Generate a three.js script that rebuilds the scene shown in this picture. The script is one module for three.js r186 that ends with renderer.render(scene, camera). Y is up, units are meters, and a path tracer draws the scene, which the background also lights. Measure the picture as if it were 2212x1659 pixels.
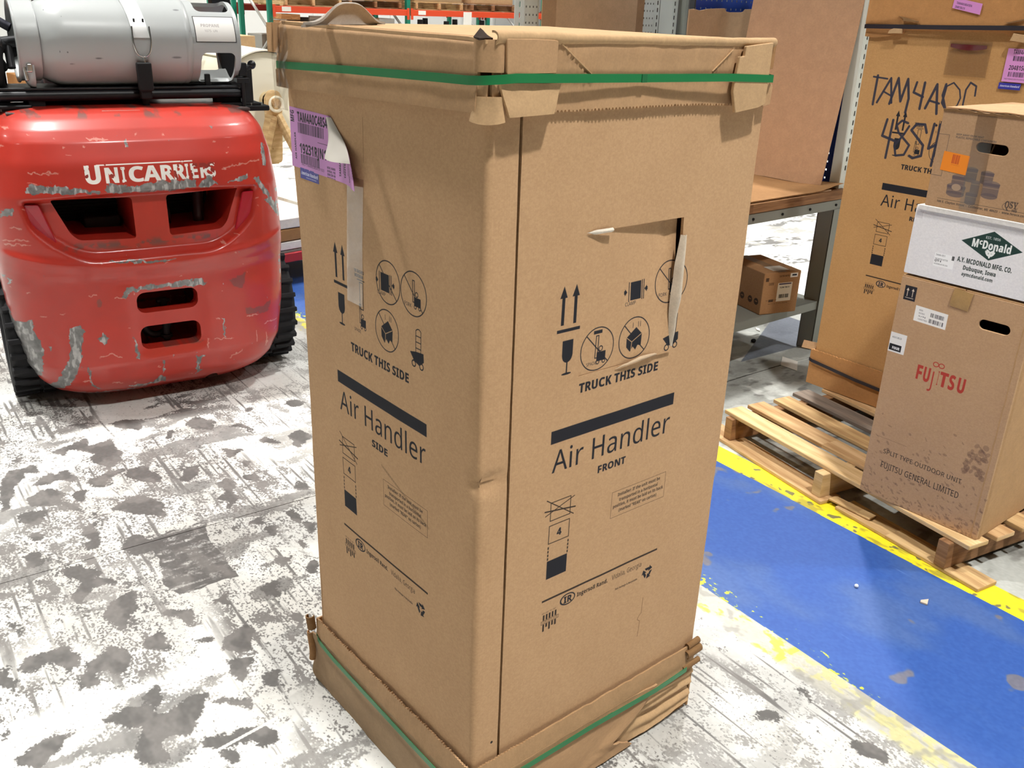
import * as THREE from 'three';
import { RoundedBoxGeometry } from 'three/addons/geometries/RoundedBoxGeometry.js';
import { mergeGeometries } from 'three/addons/utils/BufferGeometryUtils.js';
import { Brush, Evaluator, SUBTRACTION } from 'three-bvh-csg';

// ---------- camera, light, exposure ----------
const scene = new THREE.Scene();
const FRAME_H = 1659, FOCAL = 2000;
const camera = new THREE.PerspectiveCamera(2 * Math.atan(FRAME_H / 2 / FOCAL) * 180 / Math.PI, 2212 / 1659, 0.05, 80);
camera.rotation.order = 'YXZ';
camera.position.set(-0.8183, 1.52, 1.06);
camera.rotation.set(-0.3893, -0.69363, 0.037544);
const renderer = new THREE.WebGLRenderer({ antialias: true });
renderer.toneMapping = THREE.LinearToneMapping;
renderer.toneMappingExposure = 1.0;
renderer.shadowMap.enabled = true;
scene.background = new THREE.Color(0.0, 0.0, 0.0);
// unseen high-bay fixtures, placed to light carton faces, forklift, floor and racking
const LAMP_Y = 6.8, LAMP_R = 0.21, LAMP_POWER = 200, LAMP_CONE = 0.94, LAMP_EDGE = 0.75, LAMP_COLOR = new THREE.Color(1.0, 0.98, 0.945);
const LAMPS = [[0.35, 2.35], [-0.75, -3.3], [4.6, -2.6], [5.0, 3.0], [-6.8, -0.6], [-5.6, -5.6], [9.2, -2.6], [-0.6, -8.8], [4.2, -8.4], [9.0, -8.2], [4.0, -14.0], [8.8, -13.0], [13.4, -13.0], [4.0, -18.4], [8.8, -18.4], [13.4, -18.4]];

// ---------- helpers ----------
const used = new Map();
function numbered(name) { const n = used.get(name) || 0; used.set(name, n + 1); return n ? `${name}_${String(n).padStart(3, '0')}` : name; }
function shade(o) { o.traverse((m) => { if (m.isMesh) { m.castShadow = true; m.receiveShadow = true; } }); }
function tag(o, label, category, group, kind) {
  if (label) o.userData.label = label;
  if (category) o.userData.category = category;
  if (group) o.userData.group = group;
  if (kind) o.userData.kind = kind;
  return o;
}
function thing(name, label, category, [x, y, z] = [0, 0, 0], turn = 0, group) {
  const o = new THREE.Group(); o.name = numbered(name); scene.add(o);
  o.position.set(x, y, z); o.rotation.y = turn;
  return tag(o, label, category, group);
}
function one(name, label, category, geo, mat, [x, y, z] = [0, 0, 0], turn = 0, group) {
  const o = new THREE.Mesh(geo, mat); o.name = numbered(name); scene.add(o);
  o.position.set(x, y, z); o.rotation.y = turn;
  return tag(o, label, category, group);
}
function part(parent, name, geo, mat, label) {
  const m = new THREE.Mesh(Array.isArray(geo) ? join(geo) : geo, mat); m.name = name; parent.add(m);
  if (label) m.userData.label = label;
  return m;
}
function struct(name, geo, mat) { const m = new THREE.Mesh(Array.isArray(geo) ? join(geo) : geo, mat); m.name = name; m.userData.kind = 'structure'; scene.add(m); return m; }
function join(list) { return mergeGeometries(list.map((g) => { const h = g.index ? g.toNonIndexed() : g; for (const k of Object.keys(h.attributes)) if (!['position', 'normal', 'uv'].includes(k)) h.deleteAttribute(k); h.clearGroups(); return h; })); }
function rng(seed) { let s = seed >>> 0; return () => { s = (s + 0x6d2b79f5) | 0; let t = Math.imul(s ^ (s >>> 15), 1 | s); t = (t + Math.imul(t ^ (t >>> 7), 61 | t)) ^ t; return ((t ^ (t >>> 14)) >>> 0) / 4294967296; }; }
const clamp = (x, a = 0, b = 1) => Math.min(b, Math.max(a, x)), lerp = (a, b, t) => a + (b - a) * t;
const smooth = (a, b, x) => { const t = clamp((x - a) / (b - a)); return t * t * (3 - 2 * t); };
const gauss = (x, s) => Math.exp(-(x * x) / (2 * s * s));
function table(xs, ys, x) { if (x <= xs[0]) return ys[0]; for (let i = 1; i < xs.length; i++) if (x <= xs[i]) return lerp(ys[i - 1], ys[i], (x - xs[i - 1]) / (xs[i] - xs[i - 1])); return ys[ys.length - 1]; }
function noiseMaker(seed, period = 0) {
  const r = rng(seed), T = new Float32Array(65536); for (let i = 0; i < 65536; i++) T[i] = r();
  const at = (x, y) => { if (period) { x = ((x % period) + period) % period; y = ((y % period) + period) % period; } return T[(x & 255) + ((y & 255) << 8)]; };
  return (x, y) => { const ix = Math.floor(x), iy = Math.floor(y); let u = x - ix, v = y - iy; u = u * u * (3 - 2 * u); v = v * v * (3 - 2 * v);
    const a = at(ix, iy), b = at(ix + 1, iy), c = at(ix, iy + 1), d = at(ix + 1, iy + 1); return a + (b - a) * u + (c - a) * v + (a - b - c + d) * u * v; };
}
const N1 = noiseMaker(11), N2 = noiseMaker(23), N3 = noiseMaker(37);
const fbm = (n, x, y, o = 4) => { let s = 0, a = 0.5, t = 0; for (let i = 0; i < o; i++) { s += a * n(x, y); t += a; a *= 0.5; x = x * 2.03 + 17.1; y = y * 2.03 + 9.7; } return s / t; };

// geometry helpers; uv in metres
function boxUV(g) {
  const h = g.index ? g.toNonIndexed() : g, p = h.attributes.position, n = h.attributes.normal, uv = new Float32Array(p.count * 2);
  for (let i = 0; i < p.count; i += 3) {
    let ax = 0, ay = 0, az = 0; for (let k = 0; k < 3; k++) { ax += n.getX(i + k); ay += n.getY(i + k); az += n.getZ(i + k); }
    ax = Math.abs(ax); ay = Math.abs(ay); az = Math.abs(az);
    for (let k = 0; k < 3; k++) { const x = p.getX(i + k), y = p.getY(i + k), z = p.getZ(i + k), j = (i + k) * 2;
      if (ax >= ay && ax >= az) { uv[j] = z; uv[j + 1] = y; } else if (ay >= az) { uv[j] = x; uv[j + 1] = z; } else { uv[j] = x; uv[j + 1] = y; } }
  }
  h.setAttribute('uv', new THREE.BufferAttribute(uv, 2)); h.clearGroups();
  return h;
}
function bx(w, h, d, x = 0, y = 0, z = 0, r = 0.003, seg = 1) {
  r = Math.min(r, w * 0.45, h * 0.45, d * 0.45);
  const g = boxUV(new RoundedBoxGeometry(w, h, d, seg, r)); g.translate(x, y, z); return g;
}
function rodBetween(a, b, r, seg = 14) {
  const A = new THREE.Vector3(...a), B = new THREE.Vector3(...b), d = B.clone().sub(A), g = new THREE.CylinderGeometry(r, r, d.length(), seg);
  g.applyQuaternion(new THREE.Quaternion().setFromUnitVectors(new THREE.Vector3(0, 1, 0), d.normalize())); g.translate(...A.add(B).multiplyScalar(0.5).toArray()); return g;
}
function barBetween(a, b, w, t) { // flat bar, w wide and t thick
  const A = new THREE.Vector3(...a), B = new THREE.Vector3(...b), d = B.clone().sub(A), g = bx(w, d.length(), t, 0, 0, 0, 0.002);
  g.applyQuaternion(new THREE.Quaternion().setFromUnitVectors(new THREE.Vector3(0, 1, 0), d.normalize())); g.translate(...A.add(B).multiplyScalar(0.5).toArray()); return g;
}
function hose(pts, r, n = 40, seg = 10) { return new THREE.TubeGeometry(new THREE.CatmullRomCurve3(pts.map((p) => new THREE.Vector3(...p))), n, r, seg); }
// a sheet with thickness: front surface fn(s, t) -> [x, y, z] over grids us x vs; skip(i, j) leaves a cell out
function sheet(us, vs, fn, thick = 0.004, uvf, skip) {
  const nu = us.length, nv = vs.length, F = [], B = [], idx = [], pos = [], uv = [];
  for (let j = 0; j < nv; j++) for (let i = 0; i < nu; i++) F.push(new THREE.Vector3(...fn(us[i], vs[j])));
  const at = (i, j) => F[clamp(j, 0, nv - 1) * nu + clamp(i, 0, nu - 1)];
  for (let j = 0; j < nv; j++) for (let i = 0; i < nu; i++) {
    const n = at(i + 1, j).clone().sub(at(i - 1, j)).cross(at(i, j + 1).clone().sub(at(i, j - 1))).normalize();
    B.push(at(i, j).clone().addScaledVector(n, -thick));
  }
  const all = [...F, ...B], N = nu * nv; let su = 1, sv = 1; // uv in metres
  if (!uvf) { let lu = 0, lv = 0; const jm = nv >> 1, im = nu >> 1; for (let i = 1; i < nu; i++) lu += at(i, jm).distanceTo(at(i - 1, jm)); for (let j = 1; j < nv; j++) lv += at(im, j).distanceTo(at(im, j - 1)); su = lu / Math.abs(us[nu - 1] - us[0]); sv = lv / Math.abs(vs[nv - 1] - vs[0]); }
  for (let k = 0; k < 2; k++) for (let j = 0; j < nv; j++) for (let i = 0; i < nu; i++) { const p = all[k * N + j * nu + i]; pos.push(p.x, p.y, p.z); uv.push(...(uvf ? uvf(us[i], vs[j], p) : [us[i] * su, vs[j] * sv])); }
  const solid = (i, j) => i >= 0 && j >= 0 && i < nu - 1 && j < nv - 1 && !(skip && skip(i, j));
  const quad = (a, b, c, d) => idx.push(a, b, c, a, c, d);
  for (let j = 0; j < nv - 1; j++) for (let i = 0; i < nu - 1; i++) if (solid(i, j)) {
    const a = j * nu + i, b = a + 1, c = a + nu + 1, d = a + nu; quad(a, b, c, d); quad(a + N, d + N, c + N, b + N);
  }
  const front = idx.slice(); const g0 = new THREE.BufferGeometry(); g0.setAttribute('position', new THREE.Float32BufferAttribute(pos, 3)); g0.setAttribute('uv', new THREE.Float32BufferAttribute(uv, 2)); g0.setIndex(front); g0.computeVertexNormals();
  const ed = [], eu = []; // edge faces with their own normals
  const eq = (a, b) => { for (const k of [a + N, b + N, b, a + N, b, a]) { ed.push(pos[k * 3], pos[k * 3 + 1], pos[k * 3 + 2]); eu.push(uv[k * 2], uv[k * 2 + 1]); } };
  for (let j = 0; j < nv - 1; j++) for (let i = 0; i < nu - 1; i++) if (solid(i, j)) {
    const a = j * nu + i, b = a + 1, c = a + nu + 1, d = a + nu;
    if (!solid(i, j - 1)) eq(a, b); if (!solid(i + 1, j)) eq(b, c); if (!solid(i, j + 1)) eq(c, d); if (!solid(i - 1, j)) eq(d, a);
  }
  const g1 = new THREE.BufferGeometry(); g1.setAttribute('position', new THREE.Float32BufferAttribute(ed, 3)); g1.setAttribute('uv', new THREE.Float32BufferAttribute(eu, 2)); g1.computeVertexNormals();
  return join([g0, g1]);
}
const steps = (a, b, n) => Array.from({ length: n + 1 }, (_, i) => lerp(a, b, i / n));
const cuts = (list, size) => { const o = [list[0]]; for (let i = 1; i < list.length; i++) { const n = Math.max(1, Math.round((list[i] - list[i - 1]) / size)); for (let k = 1; k <= n; k++) o.push(lerp(list[i - 1], list[i], k / n)); } return o; };
// a flat outline in the xy plane, pushed out to depth d (towards +z), softly bevelled
function plate(pts, d, bevel = 0.001, holes = []) {
  const s = new THREE.Shape(pts.map((p) => new THREE.Vector2(...p))); for (const h of holes) s.holes.push(new THREE.Path(h.map((p) => new THREE.Vector2(...p))));
  return boxUV(new THREE.ExtrudeGeometry(s, { depth: d, bevelEnabled: bevel > 0, bevelThickness: bevel, bevelSize: bevel, bevelOffset: -bevel, bevelSegments: 1 }));
}
function roundRect(x0, y0, x1, y1, r, n = 5) {
  const o = [], c = [[x1 - r, y0 + r, -90], [x1 - r, y1 - r, 0], [x0 + r, y1 - r, 90], [x0 + r, y0 + r, 180]];
  for (const [cx, cy, a] of c) for (let i = 0; i <= n; i++) { const t = (a + 90 * i / n) * Math.PI / 180; o.push([cx + r * Math.cos(t), cy + r * Math.sin(t)]); }
  return o;
}
function roundPoly(pts, r, n = 4) {
  const o = [], m = pts.length;
  for (let i = 0; i < m; i++) { const p = new THREE.Vector2(...pts[i]), a = new THREE.Vector2(...pts[(i + m - 1) % m]).sub(p), b = new THREE.Vector2(...pts[(i + 1) % m]).sub(p);
    const k = Math.min(r, a.length() * 0.45, b.length() * 0.45), A = p.clone().addScaledVector(a.normalize(), k), B = p.clone().addScaledVector(b.normalize(), k);
    for (let j = 0; j <= n; j++) { const t = j / n; o.push([(1 - t) * (1 - t) * A.x + 2 * t * (1 - t) * p.x + t * t * B.x, (1 - t) * (1 - t) * A.y + 2 * t * (1 - t) * p.y + t * t * B.y]); } }
  return o;
}
// a ribbon (strapping band) that follows points [x, y, z] around a box; h tall
function ribbon(pts, h, t = 0.0012) {
  const L = [0]; for (let i = 1; i < pts.length; i++) L.push(L[i - 1] + Math.hypot(pts[i][0] - pts[i - 1][0], pts[i][2] - pts[i - 1][2]));
  return sheet(L, [-h / 2, h / 2], (s, v) => { let i = 1; while (i < L.length - 1 && L[i] < s - 1e-9) i++; const f = (s - L[i - 1]) / (L[i] - L[i - 1] || 1); return [lerp(pts[i - 1][0], pts[i][0], f), lerp(pts[i - 1][1], pts[i][1], f) + v, lerp(pts[i - 1][2], pts[i][2], f)]; }, t);
}
const ev = new Evaluator(); ev.useGroups = false; ev.attributes = ['position', 'normal', 'uv'];
function cut(geo, ...tools) {
  const prep = (g) => { const h = g.clone(); if (!h.attributes.uv) h.setAttribute('uv', new THREE.BufferAttribute(new Float32Array(h.attributes.position.count * 2), 2)); h.clearGroups(); const b = new Brush(h); b.updateMatrixWorld(); return b; };
  let a = prep(geo); for (const t of tools) { a = ev.evaluate(a, prep(t), SUBTRACTION); a.updateMatrixWorld(); }
  const g = a.geometry; g.clearGroups(); return g;
}
// canvas helpers
function canvas(w, h) { const c = document.createElement('canvas'); c.width = w; c.height = h; return [c, c.getContext('2d')]; }
function canvasTex(c, repeat) { const t = new THREE.CanvasTexture(c); t.colorSpace = THREE.SRGBColorSpace; t.anisotropy = 8; if (repeat) { t.wrapS = t.wrapT = THREE.RepeatWrapping; t.repeat.set(...repeat); } return t; }
function dataTex(w, h, fn, srgb = true) {
  const d = new Uint8Array(w * h * 4);
  for (let y = 0; y < h; y++) for (let x = 0; x < w; x++) { const c = fn(x, y), i = (y * w + x) * 4; d[i] = clamp(c[0], 0, 255); d[i + 1] = clamp(c[1], 0, 255); d[i + 2] = clamp(c[2], 0, 255); d[i + 3] = 255; }
  const t = new THREE.DataTexture(d, w, h); t.magFilter = THREE.LinearFilter; t.minFilter = THREE.LinearMipmapLinearFilter; t.generateMipmaps = true; t.wrapS = t.wrapT = THREE.RepeatWrapping; if (srgb) t.colorSpace = THREE.SRGBColorSpace; t.needsUpdate = true; return t;
}
const std = (color, roughness = 0.6, metalness = 0, extra = {}) => new THREE.MeshStandardMaterial({ color, roughness, metalness, ...extra });
// ---------- materials ----------
// paperboard: fibre grain and mottling, tiles over 0.5 m
const NT = noiseMaker(51, 64);
const grain = dataTex(512, 512, (x, y) => { const u = x / 512 * 64, v = y / 512 * 64; const g = 205 + 20 * (NT(u / 8, v / 8) - 0.5) * 0 + 9 * (NT(u, v) - 0.5) + 14 * (NT(u * 4 % 64, v * 4 % 64) - 0.5) + 10 * (NT(u * 0.25, v * 0.25) - 0.5); return [g + 38, g + 36, g + 33]; });
grain.repeat.set(2, 2);
const flute = dataTex(256, 64, (x, y) => { const g = 128 + 50 * Math.sin(x / 256 * Math.PI * 2 * 40) + 60 * (N1(x * 0.12, y * 0.25) - 0.5); return [g, g, g]; }, false);
flute.repeat.set(3.4, 2);
const card = (hex, rough = 0.88) => new THREE.MeshStandardMaterial({ color: hex, roughness: rough, map: grain, bumpMap: flute, bumpScale: 0.00006 });
const KRAFT = '#c09a72', kraft = card(KRAFT), kraftPale = card('#caa77d'), kraftPink = card('#bd936c'), kraftDark = card('#a67c50'), kraftGrey = card('#a88c6c'), kraftInner = card('#8d6a43'), kraftOrange = card('#c08c56');
const whiteCard = card('#eceae8'), paperWhite = std('#ece8e0', 0.8);
const NW = noiseMaker(77);
function woodTex(base, dark, seed) {
  const r = rng(seed), kn = Array.from({ length: 3 }, () => [r(), r(), 0.012 + r() * 0.02]);
  return dataTex(768, 192, (x, y) => { const u = x / 768, v = y / 192; let bend = 0, k = 0;
    for (const [ku, kv, kr] of kn) { const dx = (u - ku) * 1.2, dy = (v - kv) * 0.3, d = Math.hypot(dx, dy); bend += kr * 3.5 * Math.exp(-d * d / (kr * kr * 12)); k = Math.max(k, 1 - smooth(kr * 0.25, kr * 0.5, d)); }
    const ring = 0.5 + 0.5 * Math.sin((v * 7 + bend * 9 + 1.3 * NW(u * 3 + seed, v * 2)) * 6.28), fib = NW(u * 30, v * 120 + seed) - 0.5, big = fbm(NW, u * 3, v * 3 + seed, 3) - 0.5;
    const t = clamp(0.38 * ring + 0.45 * fib + 0.7 * big + 0.15 + k * 0.7); return [lerp(base[0], dark[0], t), lerp(base[1], dark[1], t), lerp(base[2], dark[2], t)]; });
}
const wmat = (t) => { t.repeat.set(0.85, 3); return new THREE.MeshStandardMaterial({ map: t, roughness: 0.82, bumpMap: t, bumpScale: 0.0004 }); };
const pine = [wmat(woodTex([226, 196, 148], [186, 148, 98], 1)), wmat(woodTex([218, 184, 138], [172, 130, 84], 2)), wmat(woodTex([210, 178, 128], [160, 122, 78], 3))];
const greyWood = wmat(woodTex([146, 132, 118], [96, 84, 76], 4)), brownWood = wmat(woodTex([164, 122, 82], [112, 76, 46], 5)), orangeWood = wmat(woodTex([206, 150, 96], [160, 104, 58], 6));
const blackPaint = std('#15161b', 0.42), blackMatt = std('#101013', 0.75), rubber = std('#17171a', 0.85), darkHole = std('#0c0b0b', 0.9);
const steelGrey = std('#8b8d86', 0.5, 0.3), galvan = std('#b9bbb8', 0.42, 0.6), chrome = std('#d8d8d8', 0.22, 1), whiteSteel = std('#d9dfd8', 0.45);
const greenStrap = std('#1d7a45', 0.35), blackStrap = std('#26222b', 0.45);
const rackGreen = std('#0f7f66', 0.5), rackOrange = std('#dc4a24', 0.5), rackOrangeShaded = std('#8f2a20', 0.55);  // the darker beam colour is the orange with shade put into it
const film = new THREE.MeshPhysicalMaterial({ color: '#f4f2ef', transmission: 0.99, thickness: 0, roughness: 0.07, ior: 1.4 });

// ---------- carton art (the same print on every panel of the carton) ----------
const ART_W = 0.627, ART_Y0 = 0.1, ART_Y1 = 1.45, PX = 2048 / (ART_Y1 - ART_Y0);
const INK = 'rgba(17,18,28,0.97)', INK2 = 'rgba(40,28,20,0.94)';
function boardCanvas(wm, seed, hex = KRAFT, h = 2048, ppm = PX) {
  const w = Math.round(wm * ppm), [c, g] = canvas(w, h); g.fillStyle = hex; g.fillRect(0, 0, w, h);
  const im = g.getImageData(0, 0, w, h), d = im.data;
  for (let y = 0; y < h; y++) for (let x = 0; x < w; x++) { const i = (y * w + x) * 4, X = x / ppm, Y = y / ppm;
    const n = 9 * (N1(X * 900 + seed, Y * 900) - 0.5) + 9 * (N2(X * 260, Y * 320 + seed) - 0.5) + 7 * (fbm(N3, X * 14 + seed, Y * 10, 3) - 0.5) + 3 * Math.sin(Y * 0) * 0;
    d[i] += n; d[i + 1] += n; d[i + 2] += n * 0.9; }
  g.putImageData(im, 0, 0); return [c, g];
}
function inMetres(g, x0, yTop, ppm = PX) { g.setTransform(ppm, 0, 0, ppm, -x0 * ppm, 0); return (y) => yTop - y; } // y up in metres -> canvas y
function word(g, text, x, y, h, width, font = 'sans-serif', bold = false, align = 'left') { // cap height h, at most width wide; y is the baseline in canvas metres
  const S = 200; g.save(); g.translate(x, y); g.font = `${bold ? 'bold ' : ''}${S}px ${font}`; const m = g.measureText(text).width; const ky = h / (S * 0.714), kx = width ? width / m : ky; g.scale(kx, ky); g.textAlign = 'left'; const tx = align === 'center' ? -m / 2 : 0; g.fillText(text, tx, 0); if (bold) { g.strokeStyle = g.fillStyle; g.lineWidth = 7; g.lineJoin = 'round'; g.strokeText(text, tx, 0); } g.restore();
}
function arrowUp(g, x, y0, y1, w, hw, hh) { g.beginPath(); g.moveTo(x - w / 2, y0); g.lineTo(x - w / 2, y1 + hh); g.lineTo(x - hw / 2, y1 + hh); g.lineTo(x, y1); g.lineTo(x + hw / 2, y1 + hh); g.lineTo(x + w / 2, y1 + hh); g.lineTo(x + w / 2, y0); g.fill(); }
function ring(g, x, y, r, lw, slash = true) { g.lineWidth = lw; g.beginPath(); g.arc(x, y, r, 0, 7); g.stroke(); if (slash) { g.beginPath(); g.moveTo(x - r * 0.7, y - r * 0.7); g.lineTo(x + r * 0.7, y + r * 0.7); g.stroke(); } }
function liftTruck(g, x, y, s) { // small pictogram of a lift truck
  g.fillRect(x - 0.1 * s, y - 0.05 * s, 0.62 * s, 0.5 * s); g.lineWidth = 0.05 * s; g.strokeRect(x - 0.22 * s, y - 0.95 * s, 0.17 * s, 1.2 * s);
  g.beginPath(); g.arc(x + 0.15 * s, y - 0.22 * s, 0.13 * s, 0, 7); g.stroke(); for (const k of [0.0, 0.42]) { g.beginPath(); g.arc(x + k * s, y + 0.5 * s, 0.1 * s, 0, 7); g.stroke(); }
}
function recycle(g, x, y, r) { for (let k = 0; k < 3; k++) { g.save(); g.translate(x, y); g.rotate(k * 2.0944); g.beginPath(); g.moveTo(-0.45 * r, -0.62 * r); g.lineTo(0.3 * r, -0.62 * r); g.lineTo(0.3 * r, -0.85 * r); g.lineTo(0.75 * r, -0.35 * r); g.lineTo(0.1 * r, -0.1 * r); g.lineTo(0.2 * r, -0.3 * r); g.lineTo(-0.25 * r, -0.3 * r); g.fill(); g.restore(); } }
function carton_art(g, u0, Y, title, o = {}) {
  g.save(); g.translate(u0, 0); g.fillStyle = INK; g.strokeStyle = INK;
  for (const x of [0.011, 0.038]) arrowUp(g, x, Y(1.034), Y(1.101), 0.0065, 0.016, 0.02);
  g.fillRect(0, Y(1.027), 0.051, 0.0055);
  g.beginPath(); g.moveTo(0.014, Y(1.006)); g.lineTo(0.038, Y(1.006)); g.lineTo(0.038, Y(0.98)); g.quadraticCurveTo(0.037, Y(0.968), 0.026, Y(0.966)); g.quadraticCurveTo(0.015, Y(0.968), 0.014, Y(0.98)); g.fill();
  g.fillRect(0.0248, Y(0.97), 0.0028, 0.024); g.beginPath(); g.ellipse(0.026, Y(0.946), 0.011, 0.002, 0, 0, 7); g.fill();
  // clamp
  if (o.clampRing) ring(g, 0.194, Y(1.068), 0.038, 0.0018);
  g.fillRect(0.171, Y(1.082), 0.027, 0.032); for (const x of [0.166, 0.2, 0.164 + 0.0405]) g.fillRect(x, Y(1.083), 0.0018, 0.035);
  for (const [x, s] of [[0.1575, 1], [0.212, -1]]) { g.beginPath(); g.moveTo(x + 0.005 * s, Y(1.066)); g.lineTo(x - 0.001 * s, Y(1.072)); g.lineTo(x - 0.001 * s, Y(1.069)); g.lineTo(x - 0.003 * s, Y(1.069)); g.lineTo(x - 0.003 * s, Y(1.063)); g.lineTo(x - 0.001 * s, Y(1.063)); g.lineTo(x - 0.001 * s, Y(1.06)); g.fill(); }
  word(g, 'CLAMP', 0.158, Y(1.041), 0.0065, 0.028);
  ring(g, 0.273, Y(1.068), 0.038, 0.0018); liftTruck(g, 0.278, Y(1.062), 0.031); word(g, 'FORK', 0.245, Y(1.043), 0.0065, 0.022);
  if (o.spade === 'ring') { ring(g, 0.097, Y(0.976), 0.039, 0.0018); liftTruck(g, 0.1, Y(0.968), 0.034); g.fillRect(0.086, Y(1.01), 0.02, 0.006); }
  else { liftTruck(g, 0.1, Y(0.975), 0.03); g.strokeRect(0.096, Y(1.045), 0.012, 0.05); g.fillRect(0.088, Y(1.05), 0.026, 0.0016); word(g, '10 INCHES', 0.079, Y(1.062), 0.0055, 0.034, 'sans-serif', true); word(g, 'MINIMUM', 0.08, Y(1.053), 0.0055, 0.03, 'sans-serif', true); }
  word(g, 'SPADE', 0.073, Y(0.948), 0.006, 0.024);
  ring(g, 0.188, Y(0.979), 0.038, 0.0018);
  g.save(); g.translate(0.188, Y(0.976)); g.beginPath(); g.moveTo(-0.019, -0.006); g.lineTo(0.004, -0.022); g.lineTo(0.019, -0.008); g.lineTo(0.018, 0.014); g.lineTo(0.01, 0.012); g.lineTo(0.005, 0.02); g.lineTo(-0.002, 0.013); g.lineTo(-0.008, 0.022); g.lineTo(-0.018, 0.012); g.fill(); g.restore();
  g.strokeStyle = KRAFT; g.lineWidth = 0.0016; g.beginPath(); g.moveTo(0.169, Y(0.982)); g.lineTo(0.183, Y(0.972)); g.lineTo(0.206, Y(0.984)); g.moveTo(0.183, Y(0.972)); g.lineTo(0.182, Y(0.956)); g.stroke(); g.strokeStyle = INK;
  g.lineWidth = 0.001; for (const x of [0.183, 0.197, 0.202]) { g.beginPath(); g.moveTo(x, Y(1.008)); g.lineTo(x, Y(0.998)); g.stroke(); }
  // hand truck
  g.lineWidth = 0.0015; g.beginPath(); g.moveTo(0.279, Y(0.965)); g.lineTo(0.28, Y(1.006)); g.quadraticCurveTo(0.288, Y(1.014), 0.295, Y(1.006)); g.lineTo(0.294, Y(0.965)); g.stroke(); for (const y of [0.975, 0.986, 0.997]) { g.beginPath(); g.moveTo(0.279, Y(y)); g.lineTo(0.295, Y(y)); g.stroke(); }
  g.beginPath(); g.moveTo(0.262, Y(0.964)); g.lineTo(0.28, Y(0.968)); g.lineTo(0.302, Y(0.97)); g.lineTo(0.303, Y(0.955)); g.lineTo(0.29, Y(0.945)); g.lineTo(0.274, Y(0.95)); g.fill(); for (const x of [0.273, 0.296]) { g.lineWidth = 0.0022; g.beginPath(); g.arc(x, Y(0.945), 0.0055, 0, 7); g.stroke(); }
  word(g, 'TRUCK THIS SIDE', 0.058, Y(0.902), 0.0165, 0.2, 'sans-serif', true);
  g.fillRect(0, Y(0.844), 0.312, 0.0245);
  word(g, 'Air Handler', 0.006, Y(0.762), 0.042, 0.303);
  word(g, title, 0.155, Y(0.728), 0.0145, title.length * 0.0148, 'sans-serif', true, 'center');
  g.lineWidth = 0.0017; g.strokeStyle = INK2;
  g.strokeRect(0.0085, Y(0.702), 0.048, 0.037); g.beginPath(); g.moveTo(-0.002, Y(0.71)); g.lineTo(0.066, Y(0.662)); g.moveTo(-0.004, Y(0.678)); g.lineTo(0.066, Y(0.7)); g.stroke();
  g.lineWidth = 0.0026; g.beginPath(); g.moveTo(-0.006, Y(0.688)); g.lineTo(0.07, Y(0.676)); g.stroke(); g.lineWidth = 0.0017;
  g.strokeRect(0.0075, Y(0.6545), 0.049, 0.037); word(g, '4', 0.0325, Y(0.6285), 0.0145, 0, 'sans-serif', true, 'center');
  g.fillStyle = INK2; for (let k = 0; k < 4; k++) { g.fillRect(0.0065, Y(0.611 - k * 0.0078), 0.003, 0.0055); g.fillRect(0.055, Y(0.611 - k * 0.0078), 0.003, 0.0055); }
  g.fillStyle = INK; g.fillRect(0.007, Y(0.58), 0.0495, 0.039);
  g.lineWidth = 0.0009; g.strokeStyle = 'rgba(80,60,42,0.85)'; g.strokeRect(0.164, Y(0.673), 0.149, 0.056); g.fillStyle = 'rgba(52,40,32,0.9)';
  ['Installer: If the unit must be', 'transported in a horizontal', 'position, it must be laid on its back', '(marked "REAR" on carton)'].forEach((t, k) => word(g, t, 0.2385, Y(0.66 - k * 0.0115), 0.0068, [0.118, 0.108, 0.14, 0.106][k], 'sans-serif', true, 'center'));
  g.fillStyle = INK2; g.fillRect(0, Y(0.4965), 0.312, 0.0042);
  g.fillStyle = INK; g.beginPath(); g.ellipse(0.066, Y(0.475), 0.0195, 0.013, 0, 0, 7); g.fill(); g.fillStyle = KRAFT; g.beginPath(); g.ellipse(0.0665, Y(0.475), 0.0165, 0.0105, 0, 0, 7); g.fill(); g.fillStyle = INK; word(g, 'IR', 0.0665, Y(0.4675), 0.0145, 0.021, 'sans-serif', true, 'center');
  g.fillStyle = INK2; word(g, 'Ingersoll Rand.', 0.09, Y(0.469), 0.0092, 0.083, 'sans-serif', true); word(g, 'Vidalia, Georgia', 0.184, Y(0.469), 0.0112, 0.085);
  word(g, 'This Package is Recyclable', 0.196, Y(0.44), 0.0045, 0.064, 'sans-serif', true); g.fillStyle = INK; recycle(g, 0.289, Y(0.447), 0.0185);
  g.fillStyle = INK2; for (let k = 0; k < 5; k++) { g.fillRect(0.005 + k * 0.0075, Y(0.462), 0.0042, 0.012); g.fillRect(0.005 + k * 0.0075, Y(0.441), 0.0042, [0.016, 0.008, 0.016, 0.01, 0.012][k]); }
  g.lineWidth = 0.0007; g.strokeStyle = INK2; g.strokeRect(0.001, Y(0.449), 0.044, 0.007); word(g, 'CERTIFICATE', 0.003, Y(0.4435), 0.004, 0.04); word(g, 'SIZE LIMIT  WT LIMIT', 0.002, Y(0.4645), 0.003, 0.036);
  g.restore();
}
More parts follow.
